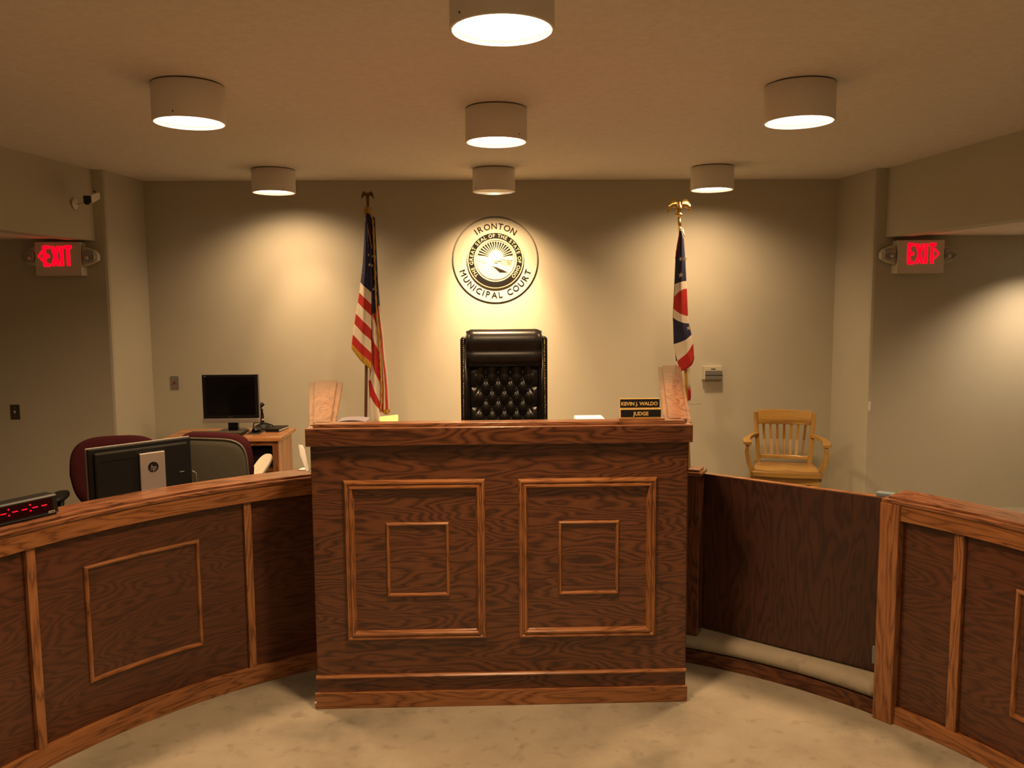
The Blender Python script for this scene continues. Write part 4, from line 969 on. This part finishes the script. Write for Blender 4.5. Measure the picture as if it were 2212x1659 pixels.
switch('dark wall plate with an ivory toggle on the shaded wall under the left exit sign', -3.758, 6.64, .894, mat('brown_plate', (.045, .036, .026), .5), BEIGEP, BRASS, .072, .118)
t = build('spackle_patch', MB().yprism([(3.1175, .905), (3.137, .903), (3.137, .868), (3.134, .858), (3.138, .850), (3.135, .830), (3.126, .826), (3.117, .818), (3.121, .835), (3.117, .850)], 6.6565, 6.6605), PAPER)  # raised white patch of spackle on the wall edge
tag(t, 'rough white patch of tape on the edge of the right column', 'spackle')
tag(build('wall_scratch', MB().tube([(1.78, Y1 - .0005, .825), (1.83, Y1 - .0005, .822), (1.90, Y1 - .0005, .826)], .0012, 6), mat('scratch', (.42, .38, .30), .8)), 'faint scratch in the back wall paint beneath the thermostat', 'scratch')

# ------------------------------------------------------------------ exit signs
def exit_sign(label, x0, x1, z0, z1, yb, yf, arrow, txt_x0, txt_x1, txt_z0, txt_z1):
    t = thing('exit_sign', label, 'exit sign', ((x0 + x1) / 2, yb, z0)); K = Kit(t)
    K('housing', MB().box(x0, x1, yf + .006, yb, z0, z1), BEIGEP, .003)
    K('face_plate', MB().box(x0, x1, yf, yf + .006, z0 + .002, z1 - .002), mat('sign_face', (.66, .60, .52), .5), .002)
    W_ = txt_x1 - txt_x0; H = txt_z1 - txt_z0; s = W_ / 4; wd = .0125
    def stroke(mb, pts, r=wd):
        mb.tube([(a, yf - .001, b) for a, b in pts], r, 10, sy=.22 if 0 else 1)
    X = lambda u: txt_x0 + u * W_
    Zf = lambda v: txt_z0 + v * H
    def letter(strokes):
        mb = MB()
        for st in strokes:
            for (u0, v0), (u1, v1) in zip(st[:-1], st[1:]):
                a = Vector((X(u0), Zf(v0))); b = Vector((X(u1), Zf(v1))); d = (b - a).normalized(); nn = Vector((-d.y, d.x)) * wd
                e = d * wd * .6; p = [a - nn - e * .6, b - nn + e * .6, b - nn * .5 + e, b + nn * .5 + e, b + nn + e * .6, a + nn - e * .6, a + nn * .5 - e, a - nn * .5 - e]
                p = [p[0], p[1], p[2], p[3], p[4], p[5], p[6], p[7]]
                mb.yprism([(q.x, q.y) for q in p], yf - .003, yf + .001)
        return mb
    lo_, hi_ = .08, .92
    K('letter', letter([[(.04, lo_), (.04, hi_)], [(.04, hi_), (.20, hi_)], [(.04, .5), (.19, .5)], [(.04, lo_), (.20, lo_)]]), REDLED)
    K('letter', letter([[(.33, lo_), (.52, hi_)], [(.33, hi_), (.52, lo_)]]), REDLED)
    K('letter', letter([[(.655, lo_), (.655, hi_)]]), REDLED)
    K('letter', letter([[(.88, lo_), (.88, hi_)], [(.79, hi_), (.98, hi_)]]), REDLED)
    wd = .006
    mb = MB()
    if arrow < 0: a = [(-.04, .72), (-.17, .5), (-.04, .28)]
    else: a = [(.97, .72), (1.12, .5), (.97, .28)]
    K('arrow', letter([[a[0], a[1]], [a[1], a[2]]]), REDLED)
    for sg in (-1, 1):
        xe = x0 if sg < 0 else x1; zc = (z0 + z1) / 2 + .018
        ol = [(xe, zc + .080), (xe + sg * .040, zc + .068), (xe + sg * .095, zc + .046), (xe + sg * .118, zc + .018), (xe + sg * .118, zc - .030), (xe + sg * .055, zc - .062), (xe, zc - .078)]
        K('lamp_bracket', MB().yprism(ol, yb - .075, yb - .020), BEIGEP, .010, seg=3)
        K('lamp_reflector', MB().pillow(superell(.050, .046, 3, 28, xe + sg * .056, zc + .002), .035, lambda a, b: yb - .078), CLEAR)
        K('lamp_bulb', MB().ball((xe + sg * .044, yb - .098, zc - .012), .016, .010, .016), SILVER)
exit_sign('red exit sign with a left arrow on the shaded left wall', -3.478, -3.130, 1.963, 2.222, 6.64, 6.550, -1, -3.415, -3.200, 2.032, 2.195)
exit_sign('red exit sign with a right arrow above the bright right wall', 3.265, 3.640, 1.943, 2.205, 6.66, 6.560, 1, 3.345, 3.568, 2.012, 2.182)

# ------------------------------------------------------------------ security camera
t = thing('security_camera', 'small white box camera on an arm below the ceiling above the left exit sign', 'camera', (-3.09, 6.36, 2.50)); K = Kit(t)
K('wall_mount', MB().lathe([(0, 0), (.042, 0), (.040, .008), (.024, .016), (0, .018)], c=(-3.083, 6.40, 2.49), n=24, axis='x'), WHITE)
K('arm', MB().tube([(-3.075, 6.40, 2.49), (-2.98, 6.34, 2.49), (-2.90, 6.24, 2.485)], .007, 10), WHITE)
K('body', MB().add([(-2.945, 6.42, 2.575), (-2.905, 6.43, 2.578), (-2.860, 6.20, 2.53), (-2.915, 6.19, 2.53), (-2.945, 6.42, 2.53), (-2.905, 6.43, 2.53), (-2.860, 6.20, 2.47), (-2.915, 6.19, 2.47)],
    [(0, 3, 2, 1), (4, 5, 6, 7), (0, 1, 5, 4), (1, 2, 6, 5), (2, 3, 7, 6), (3, 0, 4, 7)]), WHITE, .004)
K('front_window', MB().add([(-2.912, 6.186, 2.524), (-2.864, 6.195, 2.524), (-2.864, 6.195, 2.476), (-2.912, 6.186, 2.476), (-2.912, 6.180, 2.524), (-2.864, 6.189, 2.524), (-2.864, 6.189, 2.476), (-2.912, 6.180, 2.476)],
    [(0, 1, 2, 3), (7, 6, 5, 4), (0, 4, 5, 1), (1, 5, 6, 2), (2, 6, 7, 3), (3, 7, 4, 0)]), BLACK)
K('lens', MB().lathe([(0, 0), (.020, 0), (.020, .020), (0, .022)], c=(-2.885, 6.186, 2.478), n=20, axis='y'), BLACK)
K('antenna', MB().lathe([(.010, 0), (0, .018)], c=(-2.93, 6.40, 2.575), n=12), DARK)
